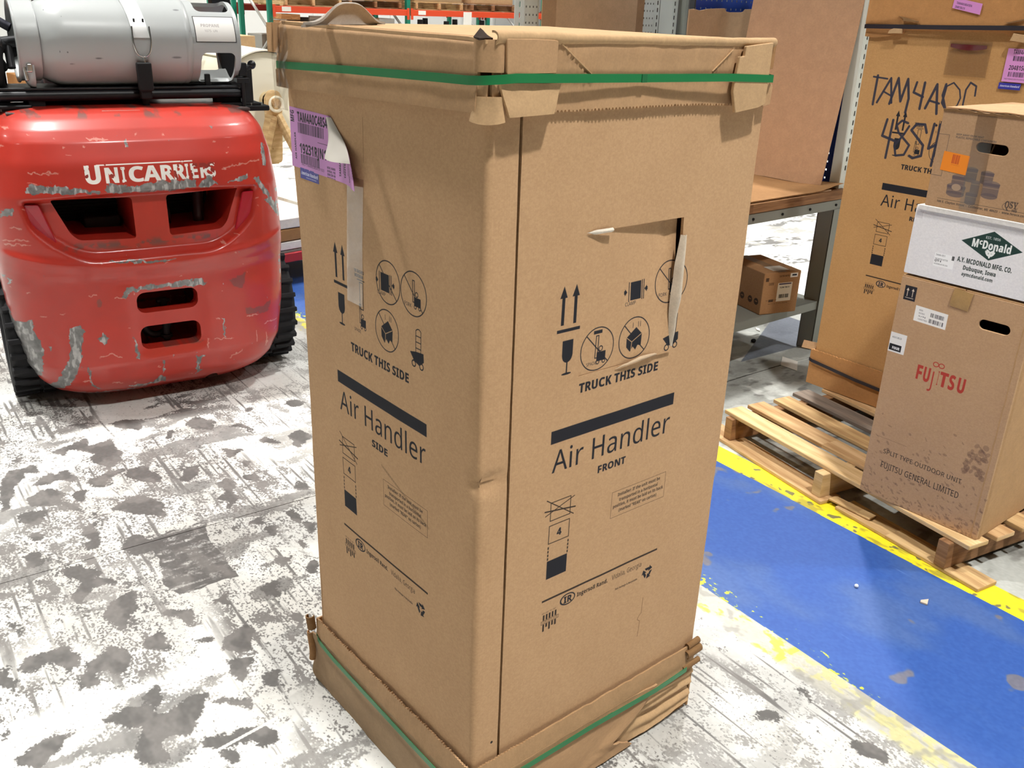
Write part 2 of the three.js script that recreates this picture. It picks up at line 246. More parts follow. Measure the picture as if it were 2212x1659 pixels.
// ---------- the setting: floor of painted concrete slabs, walls, ceiling ----------
// the floor's own axes follow the aisle: a across it, b along it
const floor = new THREE.Group(); floor.name = 'floor'; floor.userData.kind = 'structure'; floor.rotation.y = -0.05993; scene.add(floor);
const WEAR_A = -1.9, WEAR_B = -2.9, WEAR_W = 3.9, WEAR_H = 4.0, WPX = 500;
const [wearC, wearG] = canvas(Math.round(WEAR_W * WPX), Math.round(WEAR_H * WPX)); wearG.fillStyle = '#000'; wearG.fillRect(0, 0, wearC.width, wearC.height); wearG.fillStyle = '#fff';
function W(...p) { wearG.beginPath(); for (let i = 0; i < p.length; i += 2) wearG.lineTo((p[i] - WEAR_A) * WPX, (p[i + 1] - WEAR_B) * WPX); wearG.fill(); }
// where the white paint is worn through to the concrete (measured on the floor)
W(-0.340,-2.194,-0.264,-2.221,-0.202,-2.251,-0.204,-2.174,-0.119,-2.200,-0.138,-2.112,-0.119,-2.058,-0.155,-1.996,-0.191,-1.969,-0.234,-2.045,-0.230,-2.094,-0.199,-2.096,-0.233,-2.149,-0.276,-2.196,-0.304,-2.130);
W(-0.476,-2.184,-0.409,-2.214,-0.437,-2.160);
W(-0.515,-2.063,-0.494,-2.107,-0.382,-2.126,-0.406,-2.091,-0.405,-2.037,-0.450,-2.080,-0.448,-2.031,-0.481,-1.996,-0.485,-1.934,-0.522,-1.888,-0.513,-1.858,-0.551,-1.823);
W(-0.450,-1.959,-0.388,-2.032,-0.359,-2.004,-0.316,-2.036,-0.311,-1.994,-0.296,-1.928,-0.331,-1.930,-0.352,-1.962,-0.384,-1.944,-0.418,-1.965);
W(-0.472,-1.891,-0.396,-1.916,-0.351,-1.869,-0.363,-1.842,-0.388,-1.821,-0.350,-1.772,-0.335,-1.704,-0.373,-1.728,-0.398,-1.802,-0.455,-1.820);
W(-0.514,-1.799,-0.399,-1.777,-0.436,-1.742,-0.450,-1.686,-0.489,-1.712,-0.513,-1.742);
W(-0.274,-1.914,-0.174,-1.948,-0.127,-1.940,-0.204,-1.889,-0.211,-1.846,-0.255,-1.837,-0.274,-1.867);
W(-0.347,-1.850,-0.270,-1.855,-0.303,-1.830,-0.304,-1.778,-0.331,-1.768,-0.342,-1.811);
W(-0.258,-1.681,-0.183,-1.729,-0.127,-1.711,-0.100,-1.633,-0.129,-1.533,-0.161,-1.578,-0.211,-1.609);
W(-0.335,-1.687,-0.280,-1.686,-0.316,-1.667,-0.324,-1.648);
W(-0.365,-1.610,-0.286,-1.624,-0.328,-1.586,-0.320,-1.535,-0.347,-1.463,-0.383,-1.457,-0.383,-1.500,-0.364,-1.517,-0.375,-1.562);
W(-0.533,-1.551,-0.485,-1.529,-0.471,-1.476,-0.511,-1.454,-0.541,-1.466);
W(-0.590,-1.450,-0.550,-1.486,-0.577,-1.429);
W(-0.478,-1.393,-0.417,-1.401,-0.366,-1.327,-0.394,-1.313,-0.462,-1.357);
W(-0.292,-1.427,-0.245,-1.495,-0.219,-1.503,-0.212,-1.444,-0.159,-1.433,-0.185,-1.345,-0.235,-1.370,-0.265,-1.360,-0.284,-1.408);
W(-0.114,-2.336,-0.050,-2.345,0.023,-2.302,-0.017,-2.218,-0.064,-2.258,-0.095,-2.300);
W(-0.157,-1.899,-0.093,-1.939,-0.064,-1.851,-0.064,-1.774,-0.111,-1.794,-0.157,-1.870);
W(-0.499,-1.656,-0.473,-1.663,-0.458,-1.607,-0.480,-1.591,-0.495,-1.630);
W(0.129,-2.189,0.189,-2.238,0.235,-2.150,0.214,-2.114,0.212,-2.072,0.156,-2.124);
W(0.156,-1.921,0.201,-1.893,0.272,-1.872,0.211,-1.855,0.187,-1.822,0.165,-1.841,0.174,-1.878);
W(0.191,-1.764,0.219,-1.786,0.267,-1.768,0.226,-1.752,0.208,-1.713,0.192,-1.733);
W(0.158,-1.665,0.226,-1.686,0.213,-1.651,0.207,-1.605,0.174,-1.635);
W(0.067,-1.664,0.111,-1.689,0.126,-1.666,0.126,-1.609,0.099,-1.590,0.107,-1.539,0.055,-1.480,0.050,-1.506,0.074,-1.533,0.040,-1.563,0.044,-1.587,0.077,-1.584);
W(-0.034,-1.765,0.006,-1.798,0.004,-1.839,0.080,-1.842,0.039,-1.778,0.023,-1.739,-0.003,-1.745);
W(0.529,-2.191,0.574,-2.204,0.615,-2.152,0.584,-2.117,0.539,-2.144);
W(0.307,-1.906,0.354,-1.935,0.375,-1.854,0.334,-1.872);
W(0.408,-1.890,0.490,-1.922,0.494,-1.849,0.463,-1.789,0.446,-1.833,0.426,-1.756,0.406,-1.813,0.428,-1.843);
W(0.273,-1.518,0.324,-1.552,0.317,-1.509,0.339,-1.477,0.290,-1.484);
W(0.058,-1.376,0.099,-1.398,0.141,-1.398,0.115,-1.371,0.112,-1.317,0.150,-1.309,0.104,-1.251,0.091,-1.283,0.106,-1.321,0.084,-1.358);
W(0.183,-1.379,0.224,-1.370,0.232,-1.332,0.211,-1.295,0.244,-1.258,0.205,-1.195,0.203,-1.251,0.199,-1.311);
W(0.060,-2.171,0.086,-2.144,0.047,-2.087,0.034,-2.084);
W(0.268,-2.093,0.311,-2.090,0.326,-2.033,0.326,-1.986,0.308,-1.963,0.311,-2.042);
W(-0.066,-1.553,-0.002,-1.572,-0.038,-1.552);
W(0.380,-2.213,0.408,-2.236,0.397,-2.171,0.372,-2.179);
W(0.166,-1.198,0.190,-1.205,0.173,-1.140,0.155,-1.151);
W(0.073,-1.116,0.107,-1.145,0.102,-1.085);
W(0.119,-1.052,0.142,-1.087,0.164,-1.073,0.133,-0.989,0.113,-1.016);
W(-0.627,-1.038,-0.591,-1.056,-0.522,-1.059,-0.505,-1.043,-0.523,-1.018,-0.500,-0.992,-0.524,-0.952,-0.544,-0.930,-0.546,-0.971,-0.567,-1.010,-0.589,-1.014,-0.597,-0.965,-0.618,-1.003);
W(-0.500,-0.956,-0.462,-0.983,-0.417,-0.991,-0.406,-0.957,-0.404,-0.924,-0.425,-0.863,-0.449,-0.874,-0.454,-0.896,-0.480,-0.918,-0.486,-0.868,-0.520,-0.853,-0.523,-0.907,-0.494,-0.923);
W(-0.392,-1.161,-0.339,-1.195,-0.314,-1.190,-0.319,-1.115,-0.354,-1.084,-0.375,-1.023,-0.401,-1.063,-0.420,-1.103);
W(-0.440,-1.284,-0.426,-1.333,-0.353,-1.286,-0.336,-1.231,-0.399,-1.277,-0.433,-1.248,-0.433,-1.193,-0.457,-1.215,-0.467,-1.264);
W(-0.374,-0.967,-0.309,-0.986,-0.294,-0.977,-0.317,-0.900,-0.349,-0.915);
W(-0.669,-1.037,-0.635,-1.065,-0.630,-1.051,-0.649,-1.024,-0.639,-0.964,-0.659,-0.962,-0.647,-0.932,-0.670,-0.938,-0.681,-0.955);
W(-0.700,-0.688,-0.659,-0.722,-0.620,-0.744,-0.568,-0.743,-0.573,-0.730,-0.600,-0.723,-0.610,-0.698,-0.641,-0.672,-0.643,-0.651);
W(-0.525,-0.732,-0.481,-0.743,-0.411,-0.723,-0.397,-0.682,-0.387,-0.667,-0.432,-0.511,-0.469,-0.558,-0.478,-0.610,-0.446,-0.642,-0.455,-0.673,-0.478,-0.680,-0.489,-0.712);
W(-0.432,-0.745,-0.392,-0.780,-0.363,-0.784,-0.384,-0.745,-0.376,-0.704,-0.410,-0.727);
W(-0.641,-1.223,-0.609,-1.225,-0.593,-1.181,-0.595,-1.137,-0.606,-1.151,-0.612,-1.187);
W(-0.705,-0.800,-0.684,-0.803,-0.691,-0.775,-0.709,-0.775);
W(-0.694,-0.877,-0.681,-0.865,-0.686,-0.833,-0.700,-0.835);
W(-0.541,-1.400,-0.499,-1.380,-0.491,-1.343,-0.511,-1.349);
W(-0.219,-0.825,-0.192,-0.861,-0.107,-0.895,-0.104,-0.854,-0.142,-0.775,-0.176,-0.792);
W(-0.223,-0.791,-0.146,-0.762,-0.165,-0.728,-0.192,-0.687,-0.212,-0.710,-0.205,-0.754);
W(-0.168,-0.676,-0.110,-0.703,-0.110,-0.678,-0.135,-0.650,-0.121,-0.616,-0.153,-0.628);
W(-0.259,-0.904,-0.208,-0.899,-0.207,-0.854,-0.233,-0.871);
W(-0.267,-1.069,-0.206,-1.024,-0.224,-0.987,-0.248,-0.958,-0.249,-1.004,-0.276,-1.039);
W(-0.170,-1.049,-0.104,-1.057,-0.117,-0.985,-0.147,-1.009);
W(-0.385,-0.670,-0.334,-0.703,-0.266,-0.697,-0.301,-0.668,-0.311,-0.626,-0.350,-0.583,-0.407,-0.597);
W(-0.298,-0.649,-0.266,-0.664,-0.214,-0.635,-0.211,-0.609,-0.231,-0.583,-0.255,-0.638);
W(-0.308,-0.514,-0.293,-0.488,-0.295,-0.442,-0.310,-0.441,-0.323,-0.480);
W(-0.352,-0.543,-0.267,-0.529,-0.211,-0.517,-0.194,-0.480,-0.210,-0.462,-0.235,-0.451,-0.243,-0.468,-0.250,-0.493,-0.294,-0.513,-0.333,-0.515);
W(-0.038,-1.027,0.039,-1.036,0.022,-0.995,0.013,-0.949,-0.025,-0.993);
W(-0.007,-0.848,0.037,-0.868,0.018,-0.798,-0.002,-0.822);
W(-0.298,-0.756,-0.251,-0.749,-0.255,-0.737);
W(-0.307,-0.935,-0.296,-0.896,-0.297,-0.876,-0.315,-0.908);
W(-0.058,-0.561,-0.051,-0.533,-0.054,-0.489,-0.067,-0.511);
W(0.387,-0.009,0.403,-0.015,0.404,0.005,0.390,0.012,0.379,0.000);
W(0.353,-0.000,0.367,-0.001,0.390,0.033,0.349,0.006);
W(0.452,0.045,0.463,0.044,0.466,0.068,0.456,0.067);
W(0.769,0.077,0.787,0.078,0.794,0.108,0.774,0.120,0.763,0.110);
W(0.608,-0.040,0.621,-0.035,0.620,-0.010,0.607,-0.001,0.609,-0.028);
W(0.627,0.076,0.631,0.098,0.630,0.144,0.627,0.188,0.624,0.137,0.626,0.099);
W(0.556,0.095,0.568,0.099,0.554,0.102);
W(0.871,0.065,0.918,0.075,0.901,0.148,0.893,0.131,0.888,0.089);
W(0.852,0.261,0.898,0.275,0.910,0.311,0.867,0.344,0.847,0.303);
W(0.819,0.175,0.841,0.189,0.807,0.202);
W(0.744,0.077,0.791,0.083,0.793,0.128,0.758,0.111);

{ // wheel and pallet scratches, mostly along the aisle: drawn in green
  const r = rng(91); for (let k = 0; k < 900; k++) { const a = WEAR_A + r() * WEAR_W, b = WEAR_B + r() * WEAR_H, l = 0.02 + r() * r() * 0.26, t = (r() - 0.5) * 0.3 + 0.08 + (r() < 0.1 ? 1.2 : 0), x = (a - WEAR_A) * WPX, y = (b - WEAR_B) * WPX; if (a < -0.1 && r() < 0.3) continue;
    wearG.strokeStyle = `rgba(0,255,0,${0.5 + r() * 0.5})`; wearG.globalCompositeOperation = 'lighter'; wearG.lineWidth = 0.8 + r() * r() * 3; wearG.beginPath(); wearG.moveTo(x, y); wearG.lineTo(x + Math.sin(t) * l * WPX * 0.5 + (r() - 0.5) * 3, y + Math.cos(t) * l * WPX * 0.5); wearG.lineTo(x + Math.sin(t) * l * WPX, y + Math.cos(t) * l * WPX); wearG.stroke(); }
}
const wearD = wearG.getImageData(0, 0, wearC.width, wearC.height).data;
// the worn patches (red) softened over about 12 mm so that grit can fray their edges; scratches (green) stay sharp
const WW = wearC.width, WH = wearC.height, wearF = new Float32Array(WW * WH), wearS = new Float32Array(WW * WH);
{ const q = 5, tmp = new Float32Array(WW * WH); for (let i = 0; i < WW * WH; i++) { wearF[i] = wearD[i * 4] / 255; wearS[i] = Math.max(0, wearD[i * 4 + 1] - wearD[i * 4]) / 255; }
  for (let pass = 0; pass < 2; pass++) { for (let y = 0; y < WH; y++) { let s = 0; for (let x = -q; x < WW; x++) { if (x + q < WW) s += wearF[y * WW + x + q]; if (x - q - 1 >= 0) s -= wearF[y * WW + x - q - 1]; if (x >= 0) tmp[y * WW + x] = s / (2 * q + 1); } }
    for (let x = 0; x < WW; x++) { let s = 0; for (let y = -q; y < WH; y++) { if (y + q < WH) s += tmp[(y + q) * WW + x]; if (y - q - 1 >= 0) s -= tmp[(y - q - 1) * WW + x]; if (y >= 0) wearF[y * WW + x] = s / (2 * q + 1); } } } }
function worn(a, b, F = wearF) { let x = (a - WEAR_A) * WPX - 0.5, y = (b - WEAR_B) * WPX - 0.5; if (x < 0 || y < 0 || x >= WW - 1 || y >= WH - 1) return 0; const ix = x | 0, iy = y | 0, i = iy * WW + ix; x -= ix; y -= iy; return lerp(lerp(F[i], F[i + 1], x), lerp(F[i + WW], F[i + WW + 1], x), y); }
const PATCH = [-0.195, -1.448, -0.044, -1.456, -0.057, -1.376, -0.058, -1.251, -0.052, -1.108, -0.159, -1.117, -0.216, -1.115, -0.242, -1.216];
function inPatch(a, b) { let c = false; for (let i = 0, j = PATCH.length - 2; i < PATCH.length; j = i, i += 2) if ((PATCH[i + 1] > b) !== (PATCH[j + 1] > b) && a < (PATCH[j] - PATCH[i]) * (b - PATCH[i + 1]) / (PATCH[j + 1] - PATCH[i + 1]) + PATCH[i]) c = !c; return c; }
const PAINT = [218, 219, 215], BARE = [88, 86, 84], BLUE = [44, 84, 158], YELLOW = [236, 218, 40], PALE = [180, 183, 178];
const mix = (p, q, t) => [lerp(p[0], q[0], t), lerp(p[1], q[1], t), lerp(p[2], q[2], t)];
function floorColour(a, b) {
  const wob = 0.012 * (fbm(N1, b * 3, a, 2) - 0.5), speck = N2(a * 150, b * 120), fine = fbm(N3, a * 42, b * 30, 3), streak = fbm(N1, a * 95, b * 4.5, 2);
  const edge = a + wob;
  if (edge > 1.03 && edge < 1.657) { // blue walkway
    const dirt = fbm(N2, a * 5, b * 3.2, 4); let c = mix(BLUE, [88, 108, 150], 0.5 * smooth(0.46, 0.74, dirt));
    c = mix(c, [124, 112, 108], 0.75 * smooth(0.74, 0.8, fbm(N3, a * 13 + 3, b * 11, 3)));
    c = mix(c, [150, 176, 216], 0.5 * smooth(0.84, 0.9, streak) * smooth(0.55, 0.7, fbm(N1, a * 6, b * 6, 2)));
    if (edge < 1.1) c = mix(c, [218, 220, 60], smooth(0.53, 0.6, fbm(N3, a * 120, b * 70, 3) * 0.6 + 0.4 * fbm(N1, a * 30, b * 8, 2) - (edge - 1.03) * 3.5 - 0.14 * smooth(0.0, 0.5, b)));
    return c.map((v) => v + 10 * (speck - 0.5));
  }
  if (edge >= 1.657 && edge < 1.758) { let c = mix(YELLOW, [150, 138, 60], 0.7 * smooth(0.6, 0.72, fbm(N2, a * 30, b * 13, 3))); c = mix(c, BARE, 0.8 * smooth(0.72, 0.76, fbm(N3, a * 26, b * 22, 3))); return c.map((v) => v + 9 * (speck - 0.5)); }
  if (edge >= 1.758) { // pale grey paint, scuffed
    const d = fbm(N2, a * 3.2, b * 6, 4), s = smooth(0.55, 0.75, fbm(N1, a * 14, b * 30, 3)); let c = mix(PALE, [128, 128, 122], 0.75 * smooth(0.42, 0.75, d)); c = mix(c, [92, 90, 86], 0.6 * s * smooth(0.45, 0.6, d));
    c = mix(c, [216, 218, 212], 0.6 * smooth(0.6, 0.7, fbm(N3, a * 9, b * 12, 3)));
    if (a > 2.45 && a < 3.3 && b < -1.55 && b > -1.95 && a * 0.55 + b > -0.16) c = mix(c, [92, 98, 112], 0.8); // a dark slate-coloured plate of floor under the bench
    const cr = Math.abs((b + 1.417) + (a - 2.289) * 0.036 + 0.012 * (N1(a * 9, 2) - 0.5)); if (a < 2.75 && cr < 0.0035) c = mix(c, [50, 48, 46], 0.85);
    return c.map((v) => v + 12 * (speck - 0.5));
  }
  // white paint, worn by wheels
  const wx = 0.03 * (fbm(N1, a * 22, b * 22, 2) - 0.5), wy = 0.03 * (fbm(N2, a * 22 + 5, b * 22, 2) - 0.5), A = a + wx, B = b + wy;
  const m = worn(A, B), cut_ = worn(a, b, wearS);
  const near = smooth(0.55, 0.2, a), zone = 0.3 + 0.7 * near; // the strip beside the aisle is less driven on
  const grit = fbm(N2, a * 260, b * 190, 3) - 0.5, soft = fbm(N1, a * 38, b * 26, 2) - 0.5, area = fbm(N1, a * 3.2 + 9, b * 3.2, 2), blot = fbm(N3, a * 5 + 40, b * 11, 4), mid = fbm(N2, a * 26, b * 17 + 3, 3);
  const open = a < -0.75 || b < -2.3 || b > 0.5 || a > 0.5 ? 1 : 0.75, lean = 0.3 * (N3(a * 9, b * 9) - 0.5); // some edges crisp, some frayed
  let t = smooth(0.36, 0.56, m + (0.75 + lean) * grit * (1 - 0.55 * smooth(0.7, 1, m)) + 0.5 * soft * smooth(0.02, 0.3, m)) * 0.96;
  t = Math.max(t, smooth(0.6, 0.67, blot + 0.2 * grit) * open * zone * 0.9);
  t = Math.max(t, 0.9 * smooth(0.57, 0.64, mid + 0.7 * grit) * smooth(0.4, 0.52, area) * (0.45 + 0.55 * zone), 0.9 * smooth(0, 0.07, grit - lerp(0.3, 0.12, zone * smooth(0.38, 0.64, area))));
  t = Math.max(t, 0.85 * smooth(0.62, 0.8, streak) * smooth(0.34, 0.5, area), 0.95 * cut_ * smooth(0.25, 0.5, fine + 0.5 * grit));
  const veil = fbm(N3, a * 2.6, b * 4.4 + 2, 3); t = Math.max(t, 0.85 * smooth(0, 0.1, 0.8 * grit + 0.6 * (fine - 0.5) - lerp(0.3, 0.05, zone * smooth(0.46, 0.64, veil))), 0.16 * smooth(0.45, 0.62, veil)); // rubber dust, in grains
  if (inPatch(a + wx, b + wy)) t = Math.max(t, 0.95 * smooth(0.1, 0.6, 0.5 + 0.9 * (fbm(N3, a * 26, b * 75, 3) - 0.42) + 0.4 * grit));
  const s1 = Math.abs((b + 0.49) + (a + 0.401) * 0.157); if (a > -0.45 && a < -0.18 && s1 < 0.0045) t *= 0.15;
  t = clamp(t);
  const grime = fbm(N1, a * 7, b * 7, 2); let c = mix(mix(PAINT, [208, 207, 201], 0.8 * smooth(0.42, 0.66, grime)), mix(BARE, [110, 107, 104], smooth(0.4, 0.65, mid)), t);
  if (edge > 0.93 && edge <= 1.03) { // remains of an older yellow line and bare concrete beside the blue
    const y = 0.55 * fbm(N2, a * 60, b * 40, 3) + 0.45 * fbm(N1, a * 26, b * 6, 2); c = mix(c, [184, 182, 170], 0.8 * smooth(0.93, 0.96, edge)); c = mix(c, [226, 214, 70], 0.85 * smooth(0.5, 0.62, y) * (b < -0.02 ? 1 : 0.35) * smooth(0.93, 0.955, edge)); c = mix(c, [150, 148, 142], 0.7 * smooth(0.55, 0.66, fbm(N3, a * 22, b * 22, 3))); }
  return c.map((v) => v + 9 * (speck - 0.5));
}
function slab(name, a0, a1, b0, b1, w, h, rough = 0.5) {
  const t = dataTex(w, h, (x, y) => floorColour(a0 + (x + 0.5) / w * (a1 - a0), b1 - (y + 0.5) / h * (b1 - b0))); t.wrapS = t.wrapT = THREE.ClampToEdgeWrapping;
  const g = new THREE.BoxGeometry(a1 - a0, 0.12, b1 - b0); const uv = g.attributes.uv, p = g.attributes.position; for (let i = 0; i < p.count; i++) uv.setXY(i, (p.getX(i) + (a1 - a0) / 2) / (a1 - a0), ((b1 - b0) / 2 - p.getZ(i)) / (b1 - b0));
  g.translate((a0 + a1) / 2, -0.06, (b0 + b1) / 2);
  return part(floor, name, g, new THREE.MeshStandardMaterial({ map: t, roughness: rough }));
}
const J = 0.0015; // saw-cut joints between the slabs
slab('slab', -1.7, 1.02, -1.422 + J, 1.3, 1856, 1856); slab('slab_001', -1.7, 1.02, -4.2, -1.422 - J, 1152, 1152);
slab('slab_002', 1.02, 3.7, -1.422 + J, 1.3, 1408, 1408); slab('slab_003', 1.02, 3.7, -4.2, -1.422 - J, 768, 768);
{ // the rest of the hall, repeating every 4 m
  const far = dataTex(1024, 1024, (x, y) => { const u = x / 1024 * 64, v = y / 1024 * 64; const n = 0.5 * NT(u * 0.25, v * 0.5) + 0.3 * NT(u, v * 2) + 0.2 * NT(u * 3 % 64, v * 4 % 64), s = NT(u * 8 % 64, v * 0.5); let c = mix(PAINT, BARE, 0.75 * smooth(0.6, 0.72, n)); c = mix(c, [196, 194, 186], 0.6 * smooth(0.45, 0.62, NT(u * 0.5, v * 0.5 + 9)) + 0.25 * smooth(0.75, 0.95, s)); return c; });
  const fm = new THREE.MeshStandardMaterial({ map: far, roughness: 0.5 }); far.repeat.set(0.25, 0.25);
  const piece = (n, a0, a1, b0, b1) => part(floor, n, bx(a1 - a0, 0.12, b1 - b0, (a0 + a1) / 2, -0.06, (b0 + b1) / 2, 0.0005), fm);
  piece('slab_004', -16, -1.7, -26, 14); piece('slab_005', 3.7, 26, -26, 14); piece('slab_006', -1.7, 3.7, 1.3, 14); piece('slab_007', -1.7, 3.7, -26, -4.2);
}
const unseenWallMat = std('#8f908e', 0.8), ribMat = std('#e2e3e1', 0.6);  // the grey is for walls out of view, toned down to limit bounce
struct('wall_back', [bx(44, 8.4, 0.3, 6, 3.9, -21), ...Array.from({ length: 26 }, (_, i) => bx(0.1, 8, 0.06, -8 + i * 1.1, 4, -20.83, 0.02))], ribMat);
struct('unseen_wall_front', bx(44, 8.4, 0.3, 6, 3.9, 11.2), unseenWallMat); struct('unseen_wall_left', bx(0.3, 8.4, 32.6, -12, 3.9, -4.9), unseenWallMat); struct('unseen_wall_right', bx(0.3, 8.4, 32.6, 22, 3.9, -4.9), unseenWallMat);
struct('unseen_ceiling', bx(44, 0.3, 32.6, 6, 8.2, -4.9), std('#8a8b88', 0.85));  // out of view overhead, toned dark so it bounces less light
// unseen high-bay fixtures: a bell reflector with a glowing lens, and a beam of the lens's size just below it
const bell = std('#c9ccca', 0.35, 0.6), glow = new THREE.MeshStandardMaterial({ color: '#ffffff', emissive: LAMP_COLOR, emissiveIntensity: 18, roughness: 0.4 });
const bellGeo = new THREE.LatheGeometry([[0.23, 0.0], [0.226, 0.06], [0.19, 0.17], [0.11, 0.27], [0.1, 0.42], [0.0, 0.43]].map((p) => new THREE.Vector2(...p)), 32), lensGeo = new THREE.CylinderGeometry(LAMP_R, LAMP_R, 0.01, 32).translate(0, 0.012, 0), rodGeo = rodBetween([0, 0.42, 0], [0, 1.25, 0], 0.008, 8);
for (const [x, z] of LAMPS) {
  const l = thing('unseen_high_bay_light', 'unseen round high-bay light fixture, out of view under the warehouse roof', 'light', [x, LAMP_Y, z], 0, 'unseen high-bay lights under the warehouse roof');
  part(l, 'reflector', bellGeo, bell); part(l, 'diffuser', lensGeo, glow); part(l, 'hanger', rodGeo, galvan);
  const r = new THREE.SpotLight(LAMP_COLOR, LAMP_POWER, 0, LAMP_CONE, LAMP_EDGE, 2); r.name = 'unseen_high_bay_beam'; r.position.set(0, -0.02, 0); r.shadow.radius = LAMP_R / 0.02; r.shadow.mapSize.set(2048, 2048); l.add(r); r.target.position.set(0, -3, 0); l.add(r.target);
}
// ---------- the big carton in the middle ----------
const WF = 0.627, WS = 0.5857;
const carton = thing('air_handler_carton', 'tall brown air handler carton bound with green strapping, in the middle of the floor', 'carton');
{
  const P = carton, bump = (x, y) => 0.0022 * (fbm(N1, x * 5, y * 4, 3) - 0.5) + 0.0008 * (N2(x * 26, y * 26) - 0.5);
  const wrinkle = (x, y, s = 1) => s * (0.003 * (fbm(N2, x * 14 + 5, y * 16, 3) - 0.5) + 0.0012 * (N3(x * 60, y * 60) - 0.5));
  // front panel, with a punched-in door
  const [fc, fg] = boardCanvas(WF, 3); { const Y = inMetres(fg, 0, ART_Y1); carton_art(fg, 0.155, Y, 'FRONT', { spade: 'ring' });
    fg.strokeStyle = 'rgba(96,68,40,0.55)'; fg.lineWidth = 0.0016; fg.beginPath(); fg.moveTo(0.439, Y(0.387)); fg.lineTo(0.437, Y(0.35)); fg.quadraticCurveTo(0.424, Y(0.338), 0.43, Y(0.334)); fg.lineTo(0.435, Y(0.33)); fg.lineTo(0.433, Y(0.291)); fg.stroke(); }
  const frontMat = new THREE.MeshStandardMaterial({ map: canvasTex(fc), roughness: 0.88, bumpMap: flute, bumpScale: 0.0001 });
  const fuv = (x, y) => [x / WF, (y - ART_Y0) / (ART_Y1 - ART_Y0)];
  const H = { x0: 0.21, x1: 0.442, y0: 0.934, y1: 1.184 };
  const fx = cuts([0.0655, H.x0, H.x1, WF], 0.02), fy = cuts([0.02, H.y0, H.y1, 1.42], 0.02);
  const crease = (x, y) => 0.004 * gauss(x - 0.436, 0.004) * smooth(0.28, 0.31, y) * smooth(0.4, 0.36, y);
  const front = part(P, 'front_panel', sheet(fx, fy, (x, y) => [x, y, bump(x, y) + crease(x, y) + 0.002 * gauss(x - 0.46, 0.02) * smooth(0.9, 0.95, y) * smooth(1.2, 1.15, y)], 0.006, fuv, (i, j) => fx[i] >= H.x0 - 1e-6 && fx[i + 1] <= H.x1 + 1e-6 && fy[j] >= H.y0 - 1e-6 && fy[j + 1] <= H.y1 + 1e-6), frontMat);
  const doorDepth = (x, y) => { const u = (x - H.x0) / (H.x1 - H.x0), v = (y - H.y0) / (H.y1 - H.y0); return -0.001 - 0.013 * smooth(0.0, 1, u) * smooth(0.2, 1, v) + 0.006 * smooth(0.4, 1, u) * smooth(0.35, 0, v) - 0.006 * gauss(u - 0.88, 0.03) * smooth(0.75, 1, v); };
  part(front, 'punched_door', sheet(steps(H.x0, H.x1 - 0.001, 24), steps(H.y0 + 0.001, H.y1 - 0.001, 24), (x, y) => [x - 0.003 * smooth(H.y1, H.y0, y) * smooth(H.x0, H.x1, x), y, bump(x, y) + doorDepth(x, y)], 0.005, fuv), frontMat, 'door punched into the front panel, pushed inwards');
  part(front, 'torn_liner', sheet(steps(0, 1, 6), steps(H.y0 + 0.012, H.y1 - 0.03, 26), (s, y) => { const v = (y - H.y0) / (H.y1 - H.y0), w = (0.004 + 0.013 * Math.sin(v * 3.1) + 0.003 * N1(v * 9, 3)), b = 0.012 * Math.sin(v * 3) * (1 + 0.4 * N2(v * 7, 1)); return [H.x1 + 0.004 - w * (1 - s) - 0.006 * (1 - v), y, 0.002 + b * Math.sin(s * 3.0) + 0.003 * s]; }, 0.0009), card('#ded0bd'), 'pale torn paper liner along the door edge');
  part(front, 'torn_liner', sheet(steps(0.298, 0.41, 16), steps(0, 1, 5), (x, s) => { const k = (x - 0.298) / 0.112; return [x, 0.929 + 0.009 * s * Math.sin(k * 3.1) + 0.003 * N1(k * 8, 5) * s + 0.006 * k, 0.002 + 0.008 * Math.sin(k * 3.1) * Math.sin(s * 2.6)]; }, 0.0009), card('#cdb497'));
  part(front, 'torn_liner', sheet(steps(0.205, 0.262, 10), steps(0, 1, 4), (x, s) => { const k = (x - 0.205) / 0.057; return [x, 1.184 + (s - 0.6) * 0.008 * smooth(0, 0.4, k), 0.002 + 0.006 * smooth(0, 0.8, k) * Math.sin(s * 2.8)]; }, 0.0009), card('#e9e0d2'));
  // side panel, wrapping round the corner up to the glued seam
  const SW = WS + 0.065, [sc, sg] = boardCanvas(SW, 9); { const Y = inMetres(sg, 0, ART_Y1); carton_art(sg, 0.127, Y, 'SIDE', { clampRing: true });
    sg.fillStyle = 'rgba(70,50,34,0.16)'; for (let k = 0; k < 26; k++) { sg.beginPath(); sg.ellipse(0.29 + k * 0.006, Y(0.7 - k * 0.0024), 0.006, 0.003, 0.4, 0, 7); sg.fill(); }
    sg.fillStyle = 'rgba(96,66,40,0.35)'; sg.fillRect(0.127 + 0.125, Y(1.336), 0.002, 0.075); sg.fillStyle = '#161210'; sg.beginPath(); sg.arc(WS + 0.042, Y(0.224), 0.0028, 0, 7); sg.fill(); }
  const sideMat = new THREE.MeshStandardMaterial({ map: canvasTex(sc), roughness: 0.88, bumpMap: flute, bumpScale: 0.0001 });
  const R = 0.007, dent = (s, y) => 0.011 * gauss(y - 0.786, 0.008) * smooth(WS - 0.035, WS, s) * smooth(WS + 0.07, WS + 0.015, s) + 0.004 * gauss(y - 0.9, 0.07) * gauss(s - WS, 0.014) + 0.003 * gauss(y - 0.62, 0.04) * gauss(s - WS, 0.012);
